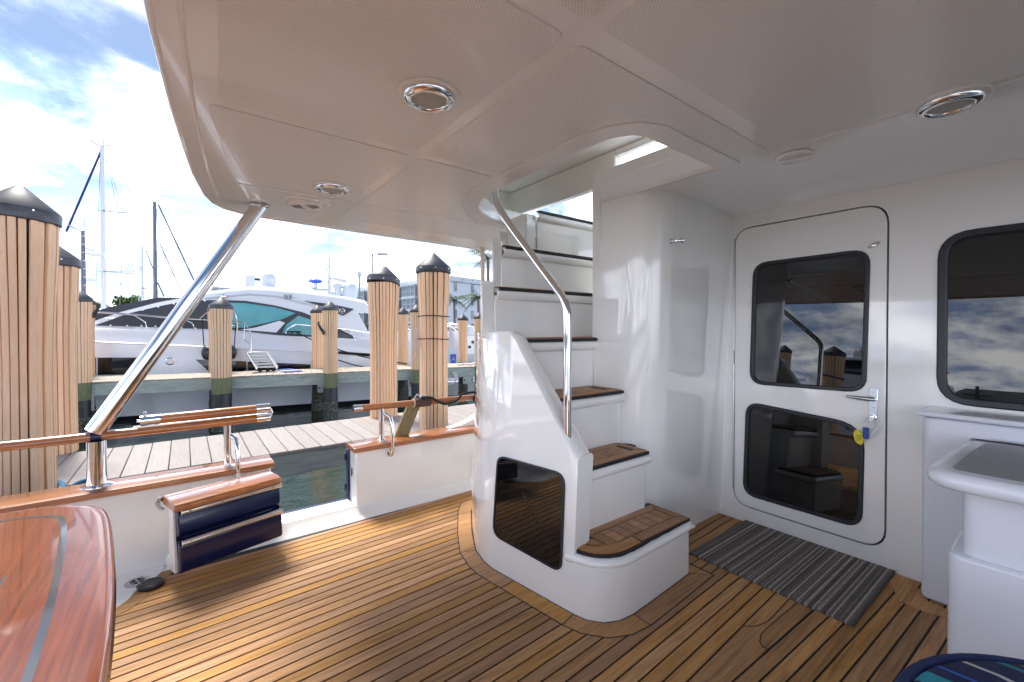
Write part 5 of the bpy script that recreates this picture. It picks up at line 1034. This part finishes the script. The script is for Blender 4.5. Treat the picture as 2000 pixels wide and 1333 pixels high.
B().box((-0.16, -0.14, -0.22), (0.16, 0.14, 0.22), Matrix.Translation(P2(488, 549))).build('thermal_camera', 'radome_white', y2, bevel=0.03); B().box((-0.2, -0.05, -0.05), (0.2, 0.05, 0.05), Matrix.Translation(P2(497, 546)) @ Matrix.Rotation(-DA, 4, 'Z')).build('loudhailer', 'black_plastic', y2)
upto(y2, P2(488, 553), P2(488, 566), 0.03, 'antenna', 'wire')
# radar mast further right
V3 = 22.0
m3 = thing('radar_mast', UV(AV(642, 600, V3)[0], V3, WATER), 'grey radar mast with blue radar scanner and white domes above the yacht roof', 'radar mast')
def P3(px, py): return P2(px, py, V3)
B().tube([P3(642, 640), P3(643, 570), P3(643.5, 504)], [0.12, 0.085, 0.06], 12).build('pole', 'yacht_grey', m3)
for px in (641.3, 645.6): upto(m3, P3(px, 440), P3(px, 510), 0.018, 'whip_antenna', 'mast_white', 6)
B().tube([P3(647, 523), P3(661, 509)], 0.022, 6).build('stay', 'wire', m3); upto(m3, P3(647, 509), P3(661, 509), 0.015, 'stay', 'wire', 6)
B().lathe([(0.10, 0), (0.10, 0.20), (0.07, 0.24)], P3(634, 527), 12, UD).build('horn', 'yacht_white', m3)
p = P3(616, 550); B().lathe([(0.10, -0.10), (0.28, -0.05), (0.315, 0.02)], p, 24).build('radar_base', 'radar_blue', m3); B().lathe([(0.315, 0.0), (0.315, 0.05), (0.26, 0.09), (0, 0.10)], p + Vector((0, 0, 0.022)), 24).build('radar_dome', 'yacht_white', m3)
upto(m3, P3(616.5, 554), P3(616.5, 563), 0.085, 'radar_stand', 'yacht_grey', 10)
B().tube([P3(607, 562), P3(614, 566), P3(640, 567)], 0.07, 8).build('radar_arm', 'yacht_grey', m3)
for px in (616, 621): upto(m3, P3(px, 566), P3(px - 0.5, 573), 0.03, 'arm_leg', 'yacht_grey', 6)
p = P3(662, 547); B().box((-0.36, -0.07, -0.07), (0.36, 0.07, 0.07), Matrix.Translation(p) @ Matrix.Rotation(R(-10), 4, UD.cross(Vector((0, 0, 1)))) @ Matrix.Rotation(-DA + 0.25, 4, 'Z')).build('open_array_radar', 'radome_white', m3, bevel=0.05, seg=3)
B().lathe([(0.18, -0.16), (0.24, -0.10), (0.22, 0.02), (0.08, 0.08), (0, 0.09)], P3(660, 557), 18).build('radar_motor', 'radome_white', m3); upto(m3, P3(660, 562), P3(660, 592), 0.15, 'radar_pedestal', 'radome_white')
dome(684, 566, 0.34, '', m3, V3); upto(m3, P3(684, 575), P3(684, 600), 0.28, 'radome_stand', 'radome_white')
sb0 = B(); stroke = [[(-0.9, 0), (-0.9, 0.5), (-0.6, 0.5)], [(-0.9, 0.25), (-0.65, 0.25)], [(-0.5, 0.5), (-0.5, 0), (-0.2, 0), (-0.2, 0.5)], [(-0.1, 0), (-0.1, 0.5), (0.2, 0.5), (0.2, 0.25), (-0.1, 0.25), (0.2, 0)], [(0.3, 0.5), (0.3, 0), (0.6, 0), (0.6, 0.5)], [(0.7, 0), (0.7, 0.5), (1.0, 0), (1.0, 0.5)]]
stroke_text(m3, 'radar_lettering', 'radar_blue', P3(616, 549.5) - VD * 0.33, UD * 0.26, Vector((0, 0, 0.11)), stroke, 0.010)

# ================================================================ SAILBOATS (masts show above the yacht)
def sailboat(px, v, ytop, lab, mat, r=0.10, spread=(), stays=(), furl=None, extra=None):
    u, _ = AV(px, 640, v); zt = AV(px, ytop, v)[1]
    t = thing('sailboat', UV(u, v, WATER), lab, 'sailboat', 'sailboats moored across the basin')
    hh = B(); rg = []
    for du, hb in ((-5.5, 0.05), (-4, 0.9), (-1.5, 1.6), (1.5, 1.6), (4.5, 1.1)):
        rg.append([UV(u + du, v - hb * 0.6, WATER - 0.2), UV(u + du, v - hb, -0.1), UV(u + du, v + hb, -0.1), UV(u + du, v + hb * 0.6, WATER - 0.2)])
    hh.loft(rg).build('hull', 'yacht_white', t, smooth=50)
    B().tube([UV(u, v, -0.1), UV(u, v, zt * 0.5), UV(AV(px + 2 if px > 250 else px + 4, ytop, v)[0] if False else u, v, zt)], [r, r * 0.95, r * 0.75], 12, flat=1.1).build('mast', mat, t)
    for py, w_ in spread:
        z = AV(px, py, v)[1]; B().tube([UV(u - w_ * 0.15, v, z), UV(u + w_, v - 0.5, z - 0.12)], 0.03, 6).build('spreader', 'wire', t); B().tube([UV(u, v, z), UV(u + w_ * 0.8, v + 0.8, z + 0.18)], 0.03, 6).build('spreader', 'wire', t)
        B().tube([UV(u + w_, v - 0.5, z - 0.12), UV(u + 0.1, v, zt - 0.4)], 0.012, 5).build('shroud', 'wire', t); B().tube([UV(u + w_, v - 0.5, z - 0.12), UV(u + w_ * 0.9, v - 1.2, 0)], 0.012, 5).build('shroud', 'wire', t)
    for (xa, ya, xb, yb, rr, mm) in stays: B().tube([UV(AV(xa, ya, v)[0], v, AV(xa, ya, v)[1]), UV(AV(xb, yb, v)[0], v - 0.2, AV(xb, yb, v)[1])], rr, 7).build('stay' if rr < 0.03 else 'furled_sail', mm, t)
    B().tube([UV(u - 0.5, v, zt + 0.25), UV(u - 0.1, v, zt), UV(u + 0.35, v, zt + 0.1)], 0.025, 6).build('masthead_vane', 'wire', t)
    B().tube([UV(u + 0.05, v, zt), UV(u + 0.05, v, zt + 0.7)], 0.012, 5).build('masthead_antenna', 'wire', t)
    return t
sailboat(203, 30, 287, 'sailboat with the tallest white mast and a dark blue furled forestay', 'mast_white', 0.10, [(412, 1.0), (530, 1.4)], [(199, 292, 133, 455, 0.05, 'sail_blue'), (213, 292, 300, 470, 0.012, 'wire'), (300, 470, 340, 600, 0.012, 'wire'), (196, 300, 190, 600, 0.012, 'wire')])
sailboat(304, 34, 396, 'sailboat with a dark grey mast and black backstays right of the tallest mast', 'mast_dark', 0.105, [(520, 0.3)], [(309, 400, 382, 553, 0.05, 'mast_dark'), (312, 476, 357, 574, 0.035, 'mast_dark'), (308, 552, 322, 580, 0.05, 'mast_dark'), (302, 398, 252, 520, 0.012, 'wire'), (252, 520, 215, 600, 0.012, 'wire'), (300, 400, 305, 600, 0.012, 'wire')])
sailboat(279, 40, 482, 'sailboat with a short pale mast between the tall white and the dark masts', 'mast_white', 0.085, [(563, 0.5)], [(284, 487, 304, 535, 0.04, 'mast_dark'), (274, 520, 273, 590, 0.03, 'mast_white'), (276, 484, 246, 545, 0.012, 'wire')])
t = sailboat(164, 26, 453, 'ketch mizzen mast with steps, wind generator and radar beside the left pilings', 'mast_dark', 0.085, [], [])
v = 26
def P6(px, py): u, z = AV(px, py, v); return UV(u, v, z)
B().tube([P6(166, 494), P6(194, 499)], 0.04, 6).build('bracket', 'mast_dark', t); B().box((-0.28, -0.1, -0.07), (0.28, 0.1, 0.07), Matrix.Translation(P6(188, 498))).build('radar', 'mast_white', t, bevel=0.03)
B().tube([P6(168, 484), P6(176, 490), P6(184, 487)], 0.05, 6).build('wind_generator_body', 'mast_white', t)
for q in ((172, 479), (192, 485), (182, 493)): B().tube([P6(181, 488), P6(*q)], [0.03, 0.012], 5).build('wind_generator_blade', 'mast_white', t)
B().box((-0.18, -0.1, -0.08), (0.18, 0.1, 0.08), Matrix.Translation(P6(183, 547))).build('radar', 'mast_white', t, bevel=0.05); B().tube([P6(156, 548), P6(182, 549)], 0.02, 5).build('bracket', 'mast_dark', t)
for k in range(8): p = P6(161 + 0.55 * k, 462 + k * 16); B().box((-0.05, -0.05, -0.015), (0.05, 0.05, 0.015), Matrix.Translation(p + Vector((0.05, -0.1, 0)))).build('mast_step', 'mast_white', t)

# ================================================================ CONDOMINIUM, PARKING, LAMPS, PALMS
LV = LZ
co = thing('condominium', AD(880, 640, 75) * 1.0, 'white four-storey condominium block with screened balconies behind the pilings', 'building'); co.location.z = LV; WO[co.name_full] = Vector(co.location)
def topcorner(px, py, dep): p = AD(px, py, dep); return Vector((p.x, p.y, 0)), p.z
C0, ZT0 = topcorner(879, 539, 75); C1, _ = topcorner(640, 570, 110); C2, _ = topcorner(1010, 556, 92)
d1 = (C1 - C0).normalized(); d2 = (C2 - C0).normalized(); n1_ = Vector((-d1.y, d1.x, 0)); n1_ = n1_ if n1_.dot(C0) < 0 else -n1_; n2_ = Vector((-d2.y, d2.x, 0)); n2_ = n2_ if n2_.dot(C0) < 0 else -n2_
L1, L2 = (C1 - C0).length, (C2 - C0).length
pl4 = [C0, C0 + d2 * L2, C0 + d2 * L2 + d1 * L1, C0 + d1 * L1]
B().prism([(p.x, p.y) for p in pl4], XY, LV - 1, ZT0 - 0.9).build('walls', 'condo', co, smooth=0)
c_ = sum(pl4, Vector()) / 4; ov = [c_ + (p - c_) * 1.015 for p in pl4]
B().prism([(p.x, p.y) for p in ov], XY, ZT0 - 0.898, ZT0).build('parapet', 'condo_trim', co, smooth=0)
def cbox(s0, s1, z0, z1, o0, o1, dd_, nn_, b_=None):
    b_ = b_ or B(); P_ = [C0 + dd_ * s0 + nn_ * o0, C0 + dd_ * s1 + nn_ * o0, C0 + dd_ * s1 + nn_ * o1, C0 + dd_ * s0 + nn_ * o1]
    return b_.prism([(p.x, p.y) for p in P_], XY, z0, z1)
FH = (ZT0 - 0.9 - LV) / 4
for k in range(int(ZT0)): pass
for st_ in range(4):
    z0 = LV + FH * st_
    for s in (1.0, 5.6, 9.5): 
        f_ = cbox(s, s + 0.75, z0 + 0.75, z0 + 2.25, 0.0, 0.06, d2, n2_).build('window', 'condo_glass', co, smooth=0); cbox(s - 0.1, s + 0.85, z0 + 0.6, z0 + 0.72, 0.0, 0.12, d2, n2_).build('sill', 'condo_trim', f_, smooth=0)
    s = 2.2; kb = 0
    while s + 5.0 < L1:
        bay = cbox(s, s + 4.4, z0 + 0.1, z0 + FH - 0.25, 0.0, 1.3, d1, n1_).build('balcony', 'screen', co, smooth=0)
        for q in (0.0, 1.43, 2.87, 4.28): cbox(s + q, s + q + 0.14, z0 + 0.1, z0 + FH - 0.25, 1.30, 1.38, d1, n1_).build('balcony_post', 'condo_trim', bay, smooth=0)
        for q in (0.0, 0.95, FH - 0.42): cbox(s, s + 4.42, z0 + 0.1 + q, z0 + 0.22 + q, 1.381, 1.43, d1, n1_).build('balcony_rail', 'condo_trim', bay, smooth=0)
        cbox(s - 0.15, s + 4.55, z0 + FH - 0.25, z0 + FH + 0.098, 0.0, 1.55, d1, n1_).build('balcony_slab', 'condo_trim', bay, smooth=0)
        f_ = cbox(s + 4.9, s + 6.0, z0 + 0.5, z0 + 2.3, 0.0, 0.06, d1, n1_).build('window', 'condo_glass', co, smooth=0)
        s += 6.6
rb_ = B()
for k in range(40): s = k * L2 / 40; cbox(s, s + 0.06, ZT0 - 0.8, ZT0 - 0.06, 0.12, 0.18, d2, n2_, rb_)
rb_.build('parapet_ribs', 'condo_trim', co, kind='stuff', smooth=0)
# parked cars
def car(px, dep, yawdeg, paint, lab, suv=False):
    p = AD(px, 640, dep); p.z = LV; t = thing('parked_car', p, lab, 'car', 'cars parked behind the seawall')
    m_ = Matrix.Translation(p) @ Matrix.Rotation(R(yawdeg), 4, 'Z'); hh = 0.12 if suv else 0
    def L(pts): return [m_ @ Vector(q) for q in pts]
    sec = [(-2.25, 0.45, 0.70, 0.80), (-2.15, 0.30, 0.88, 0.86), (-1.4, 0.28, 0.98, 0.90), (0.6, 0.26, 1.00, 0.91), (1.5, 0.28, 0.92, 0.89), (2.1, 0.30, 0.76, 0.82), (2.28, 0.45, 0.62, 0.70)]
    B().loft([L([(x, -w, z0), (x, -w - 0.02, (z0 + z1) / 2), (x, -w + 0.06, z1 + hh), (x, w - 0.06, z1 + hh), (x, w + 0.02, (z0 + z1) / 2), (x, w, z0)]) for x, z0, z1, w in sec]).build('body', paint, t, smooth=50)
    cs = [(-1.9, 0.96, 0.80), (-1.35, 1.40, 0.66), (-0.2, 1.47, 0.66), (0.35, 1.40, 0.66), (1.25, 0.98, 0.80)]
    if suv: cs = [(-2.1, 0.98, 0.82), (-1.9, 1.60, 0.68), (-0.2, 1.68, 0.68), (0.45, 1.58, 0.68), (1.2, 1.05, 0.80)]
    B().loft([L([(x, -w, 0.94 + hh), (x, -w + 0.02, z), (x, w - 0.02, z), (x, w, 0.94 + hh)]) for x, z, w in cs]).build('cabin_glass', 'car_glass', t, smooth=40)
    B().loft([L([(x, -w - 0.01, z - 0.03), (x, -w + 0.05, z + 0.025), (x, w - 0.05, z + 0.025), (x, w + 0.01, z - 0.03)]) for x, z, w in cs[1:4]]).build('roof', paint, t, smooth=40)
    for (x, z, w), (x2, z2, w2) in ((cs[0], cs[1]), (cs[3], cs[4])):
        for s in (-1, 1): B().tube(L([(x, s * w, z), (x2, s * (w2), z2)]), 0.04, 6).build('pillar', paint, t)
    for s in (-1, 1): B().tube(L([(-0.5, s * 0.83, 0.97 + hh), (-0.45, s * 0.67, cs[2][1])]), 0.04, 6).build('pillar', paint, t)
    for x in (-1.4, 1.4):
        for s in (-1, 1):
            c = m_ @ Vector((x, s * 0.80, 0.33)); ax = m_.to_3x3() @ Vector((0, s, 0)); wv = B().lathe([(0.33, -0.1), (0.34, 0.06), (0.30, 0.12), (0.22, 0.115)], c, 20, ax).build('wheel', 'tyre', t)
            B().lathe([(0.22, 0.10), (0.20, 0.118), (0.05, 0.11), (0, 0.12)], c, 16, ax).build('rim', 'aluminium', wv)
    for s in (-1, 1):
        B().box((2.16, s * 0.62 - 0.14, 0.62), (2.24, s * 0.62 + 0.14, 0.76), m_).build('headlight', 'lamp_clear', t, bevel=0.03); B().box((-2.25, s * 0.68 - 0.12, 0.70), (-2.17, s * 0.68 + 0.12, 0.86), m_).build('tail_light', 'lamp_red', t, bevel=0.02)
car(884, 29.0, -70, 'car_white', 'white car parked behind the seawall right of the wired piling')
car(893, 36.0, -64, 'car_silver', 'silver high-roofed car parked behind the white one', True)
car(925, 38.0, -60, 'car_white', 'white car parked further right, partly behind the power pedestal')
car(796, 34.0, -66, 'car_silver', 'silver car glimpsed between the far pilings')
# power pedestal, blue sign, hose on the dock
p = AD(917, 698, 18.3); pd = thing('power_pedestal', Vector((p.x, p.y, 0.12)), 'white dockside power pedestal on the seawall', 'pedestal')
B().box((p.x - 0.26, p.y - 0.22, 0.12), (p.x + 0.26, p.y + 0.22, 0.95)).build('body', 'yacht_white', pd, bevel=0.05); B().lathe([(0.28, 0.95), (0.30, 1.0), (0.22, 1.30), (0.0, 1.34)], (p.x, p.y, 0), 16).build('hood', 'yacht_white', pd)
for k, dz in enumerate((0.45, 0.65)):
    B().lathe([(0.06, 0), (0.06, 0.05), (0, 0.06)], Vector((p.x - 0.14 + 0.16 * k, p.y - 0.22, dz)), 12, (0, -1, 0)).build('socket', 'black_plastic', pd)
B().tube(spline([(p.x + 0.05, p.y - 0.26, 0.65), (p.x + 0.3, p.y - 0.4, 0.2), (p.x + 0.2, p.y - 0.5, -0.1), (p.x + 0.4, p.y - 0.4, 0.4), (p.x + 0.15, p.y - 0.3, 0.62)], 6), 0.025, 6).build('power_cable', 'paper', label='white power cable looped at the dockside pedestal', cat='cable')
u, z = AV(885, 701, 18.72); s_ = ubox(B(), u - 0.13, u + 0.13, 18.70, 18.745, z - 0.20, z + 0.20).build('berth_sign', 'sign_blue', label='small blue berth sign with a white letter on the seawall', cat='sign')
stroke_text(s_, 'letter', 'paper', UV(u, 18.695, z), UD * 0.08, Vector((0, 0, 0.12)), [[(-1, -1), (0, 1), (1, -1)], [(-0.55, -0.2), (0.55, -0.2)]], 0.014)
B().tube(spline([UV(AV(895, 712, 12.3)[0], 12.3, 0.125), UV(AV(905, 709, 12.6)[0], 12.6, 0.125), UV(AV(918, 711, 12.4)[0], 12.4, 0.125), UV(AV(926, 710, 12.8)[0], 12.8, 0.125)], 6), 0.03, 6).build('garden_hose', 'paper', label='pale hose lying on the far dock by the stairs', cat='hose')
b_ = B()
for k in range(4): b_.tube(spline([UV(AV(884 + 2 * k, 727, 11.85)[0], 11.85, AV(884, 727, 11.85)[1]), UV(AV(890 + k, 745 - 3 * k, 11.8)[0], 11.8, AV(888, 745 - 2 * k, 11.8)[1]), UV(AV(875 + 3 * k, 752, 11.85)[0], 11.85, AV(880, 752, 11.85)[1])], 5), 0.012, 5)
b_.build('hanging_cables', 'paper', label='tangle of thin pale cables hanging under the far dock', cat='cable')
# small skiff moored beyond the dock at the right
q = AV(900, 760, 15.0); sk_ = thing('skiff', UV(q[0] + 1, 15.2, WATER), 'white skiff moored under the far dock at the right', 'boat')
B().loft([[UV(u_, 15.2 - w_, -1.2), UV(u_, 15.0 - w_, -0.62), UV(u_, 15.4 + w_, -0.62), UV(u_, 15.2 + w_, -1.2)] for u_, w_ in ((q[0] - 1.6, 0.7), (q[0], 0.8), (q[0] + 2, 0.7), (q[0] + 3.6, 0.05))]).build('hull', 'yacht_white', sk_, bevel=0.04)
B().loft([[UV(u_, 15.2 - w_, -0.63), UV(u_, 15.2 - w_, -0.50), UV(u_, 15.2 + w_, -0.50), UV(u_, 15.2 + w_, -0.63)] for u_, w_ in ((q[0] - 1.5, 0.6), (q[0] + 2.4, 0.5))]).build('deck', 'yacht_grey', sk_, bevel=0.03)
# street lamps
def lamp(px, ytop, dep, lab, head):
    p = AD(px, ytop, dep); t = thing('street_lamp', Vector((p.x, p.y, LV)), lab, 'street lamp', 'street lamps in the car park')
    B().tube([(p.x, p.y, LV), (p.x, p.y, p.z)], [0.11, 0.08], 8).build('pole', 'lamp_pole', t)
    if head: B().tube([(p.x, p.y, p.z - 0.05), tuple(p + RT * 0.9 + Vector((0, 0, -0.05)))], 0.05, 6).build('arm', 'lamp_pole', t); B().box((-0.1, -0.22, -0.12), (0.9, 0.22, 0.08), Matrix.Translation(p + RT * 0.6) @ Matrix.Rotation(-YAW, 4, 'Z')).build('lamp_head', 'yacht_grey', t, bevel=0.06)
    else: B().lathe([(0.10, 0), (0.20, 0.1), (0.20, 0.6), (0.1, 0.7), (0, 0.72)], p + Vector((0, 0, -0.1)), 10).build('lamp_head', 'yacht_grey', t)
lamp(727, 496, 42, 'street lamp with an arm behind the bulging piling', True); lamp(702, 540, 48, 'short street lamp with upright head left of the bulging piling', False)
# palms and trees
def palm(px, ytop, dep, lab, hr=1.8, n=26):
    p = AD(px, ytop, dep); c = Vector((p.x, p.y, p.z - hr * 0.45)); t = thing('palm_tree', Vector((p.x, p.y, LV)), lab, 'palm tree', 'palm trees by the condominium')
    B().tube([(c.x + 0.2, c.y, LV), (c.x + 0.05, c.y, (LV + c.z) / 2), tuple(c)], [0.20, 0.14, 0.13], 8).build('trunk', 'trunk', t)
    fr = B(); rn = random.Random(px)
    for k in range(n):
        a = rn.uniform(0, 6.283); el = rn.uniform(-0.6, 1.25); L_ = hr * rn.uniform(0.8, 1.1); e = Vector((math.cos(a), math.sin(a), 0)); pts = []
        for j in range(7):
            s = j / 6; pts.append(c + e * (L_ * s * math.cos(el * (1 - s * 0.6))) + Vector((0, 0, L_ * (s * math.sin(el) - 0.55 * s * s))))
        sd = Vector((-e.y, e.x, 0))
        for j in range(1, 7):
            for sg in (-1, 1):
                for h in (0, 0.5):
                    o_ = pts[j - 1] + (pts[j] - pts[j - 1]) * h; w_ = L_ * 0.34 * math.sin(math.pi * min(0.95, (j + h) / 7.5)); tip = o_ + sd * (sg * w_) + e * (w_ * 0.5) + Vector((0, 0, -w_ * 0.45)); dn = e * 0.045
                    fr.add([o_ - dn, o_ + dn, tip], [(0, 1, 2)])
    fr.build('crown', 'palm_leaf', t, smooth=0, fix=False); return t
palm(887, 572, 52, 'palm tree right behind the wired piling', 1.9); palm(934, 565, 44, 'palm tree in front of the gable wall beside the stairs', 1.8); palm(953, 478, 40, 'tall palm whose fronds show just left of the stairs', 2.6)
def tree(px, ytop, pxw, dep, lab, nl=2600, seed=1):
    p = AD(px, ytop, dep); rad = pxw / 845 * dep / 2; t = thing('shade_tree', Vector((p.x, p.y, LV)), lab, 'tree', 'trees on the far shore'); rn = random.Random(seed)
    c = Vector((p.x, p.y, p.z - rad * 0.55)); tb_ = B().tube([(c.x, c.y, LV - 0.5), tuple(c)], [rad * 0.10, rad * 0.05], 8); clumps = []
    for k in range(16):
        a = rn.uniform(0, 6.283); r_ = rad * rn.uniform(0.2, 0.85); q = c + Vector((math.cos(a) * r_, math.sin(a) * r_, rad * rn.uniform(-0.25, 0.35) + rad * 0.2 * (1 - r_ / rad))); clumps.append((q, rad * rn.uniform(0.22, 0.38)))
        tb_.tube([tuple(c - Vector((0, 0, rad * 0.5))), tuple((c + q) / 2 - Vector((0, 0, rad * 0.1))), tuple(q)], [rad * 0.035, rad * 0.02, rad * 0.008], 5)
    tb_.build('trunk', 'trunk', t); lf = B()
    for k in range(nl):
        q, r_ = rn.choice(clumps); d = Vector((rn.gauss(0, 1), rn.gauss(0, 1), rn.gauss(0, 0.6))).normalized() * r_ * rn.uniform(0.55, 1.05); o_ = q + d; s = rad * 0.06 * rn.uniform(0.6, 1.3)
        a1 = Vector((rn.gauss(0, 1), rn.gauss(0, 1), rn.gauss(0, 1))).normalized() * s; a2 = Vector((rn.gauss(0, 1), rn.gauss(0, 1), rn.gauss(0, 1))).normalized() * s
        lf.add([o_ - a1, o_ + a2, o_ + a1, o_ - a2], [(0, 1, 2, 3)])
    lf.build('crown', 'leaf', t, smooth=0, fix=False)
tree(248, 580, 58, 85, 'round green tree between the masts on the far shore', seed=4); tree(190, 590, 34, 95, 'small green tree at the left end of the far shore', 1500, 6); tree(216, 597, 30, 110, 'low green tree left of the round one on the far shore', 1200, 9)
tree(708, 628, 26, 70, 'low green bush left of the bulging piling', 700, 12); tree(796, 632, 14, 60, 'small green bush between the far pilings', 500, 15)

# ================================================================ ASTERN: seen only as reflections in the dark glass
def mirror_at(px, dist):                      # where a thing reflected in the bulkhead glass at column px really stands
    d = ray(px, 640); d.z = 0; k = (2.785 * 2 + dist) / d.x; return Vector((-dist, d.y * k, 0))
p = mirror_at(1622, 5.0); PA = piling(p.x, p.y, 0.175, 0.10, 1.85, 2.06, 'tan piling astern with a black line round it, reflected in the door glass', GP, n=22, near=False, seed=31, collar=False)
B().tube([(p.x + 0.19 * math.cos(R(a)), p.y + 0.19 * math.sin(R(a)), 1.42 + 0.04 * math.sin(R(a))) for a in range(0, 361, 20)], 0.018, 6, cap=False).build('mooring_line', 'sail_blue', label='dark blue line round the piling astern, reflected in the door glass', cat='rope')
p = mirror_at(1526, 8.0); piling(p.x, p.y, 0.16, 0.10, 2.2, 2.42, 'tan piling astern at the left edge of the door reflection', GP, n=22, near=False, seed=32, collar=False)
c = mirror_at(1672, 16.0)
ay = thing('motor_yacht', Vector((c.x, c.y, WATER)), 'white motor yacht astern whose bow and radomes reflect in the door glass', 'yacht')
def A(dx_, dy_, z): return Vector((c.x - dx_, c.y + dy_, z))
B().loft([[A(s, -w_ * 0.6, -1.3), A(s, -w_, 1.75 + h_), A(s, w_, 1.75 + h_), A(s, w_ * 0.6, -1.3)] for s, w_, h_ in ((-3.2, 0.05, 0.35), (-1.5, 1.2, 0.25), (1, 2.1, 0.1), (5, 2.4, 0), (11, 2.4, 0))]).build('hull', 'yacht_white', ay, smooth=50)
B().loft([[A(s, -w_, 1.7), A(s, -w_ * 0.85, z_ + 1.0), A(s, w_ * 0.85, z_ + 1.0), A(s, w_, 1.7)] for s, w_, z_ in ((-0.5, 0.8, 0.9), (1.5, 1.7, 1.35), (3.4, 1.9, 1.55), (9, 1.9, 1.6))]).build('cabin', 'yacht_white', ay, smooth=50)
B().loft([[A(s, -w_, 2.5), A(s, -w_ * 0.9, z_ + 1.0), A(s, w_ * 0.9, z_ + 1.0), A(s, w_, 2.5)] for s, w_, z_ in ((2.2, 1.5, 1.56), (3.4, 1.6, 2.1), (6, 1.6, 2.15))]).build('windscreen', 'hull_glass', ay, smooth=30)
B().loft([[A(s, -1.75, 3.12), A(s, -1.6, 3.26), A(s, 1.6, 3.26), A(s, 1.75, 3.12)] for s in (3.0, 7.5)]).build('hardtop', 'yacht_white', ay, bevel=0.05)
for dy_, r_ in ((-1.1, 0.32), (1.0, 0.32), (0, 0.2)): B().lathe([(r_ * .6, -.1), (r_, 0), (r_, r_ * .8), (r_ * .7, r_ * 1.4), (0, r_ * 1.7)], A(4.5, dy_, 3.36), 18).build('radome', 'radome_white', ay, smooth=60)
p = mirror_at(1975, 60); bl = thing('blue_shed', Vector((p.x, p.y, LV)), 'long blue metal boat shed astern, reflected in the cabin window', 'building')
B().box((p.x - 30, p.y - 14, -3), (p.x, p.y + 7, 2.2)).build('walls', 'blue_shed', bl, smooth=0); B().prism([(p.y - 14.5, 2.2), (p.y + 7.5, 2.2), (p.y + 3, 4.6), (p.y - 10, 4.6)], YZ, p.x - 30, p.x + 0.4).build('roof', 'tin_roof', bl, smooth=0)
B().box((-160, -160, -3), (-63, 200, LV)).build('ground', 'ground_sand', kind='structure', smooth=0)
for px, hh in ((1910, 4.8), (1921, 3.6)):
    p = mirror_at(px, 58); t = thing('utility_pole', Vector((p.x, p.y, WATER)), 'wooden utility pole beside the blue shed, the %s one' % ('taller' if hh > 4 else 'shorter'), 'utility pole'); B().tube([(p.x, p.y, WATER - 1), (p.x, p.y, hh)], [0.2, 0.13], 8).build('pole', 'pole_wood', t); B().box((p.x - 0.06, p.y - 1, hh - 1.0), (p.x + 0.06, p.y + 1, hh - 0.85)).build('crossarm', 'pole_wood', t)

ad_ = thing('stern_dock', Vector((-6, 1, WATER)), 'pale concrete main dock astern of the boat, behind the camera', 'dock')  # unseen; implied by the pilings astern, added pale to bounce light to the ceiling
B().box((-7.2, -30, -0.35), (-4.55, 9.5, 0.06)).build('slab', 'concrete', ad_, bevel=0.03)
B().box((-4.545, -30, -0.20), (-4.47, 4.2, 0.075)).build('timber_edge', 'lumber', ad_, bevel=0.01)
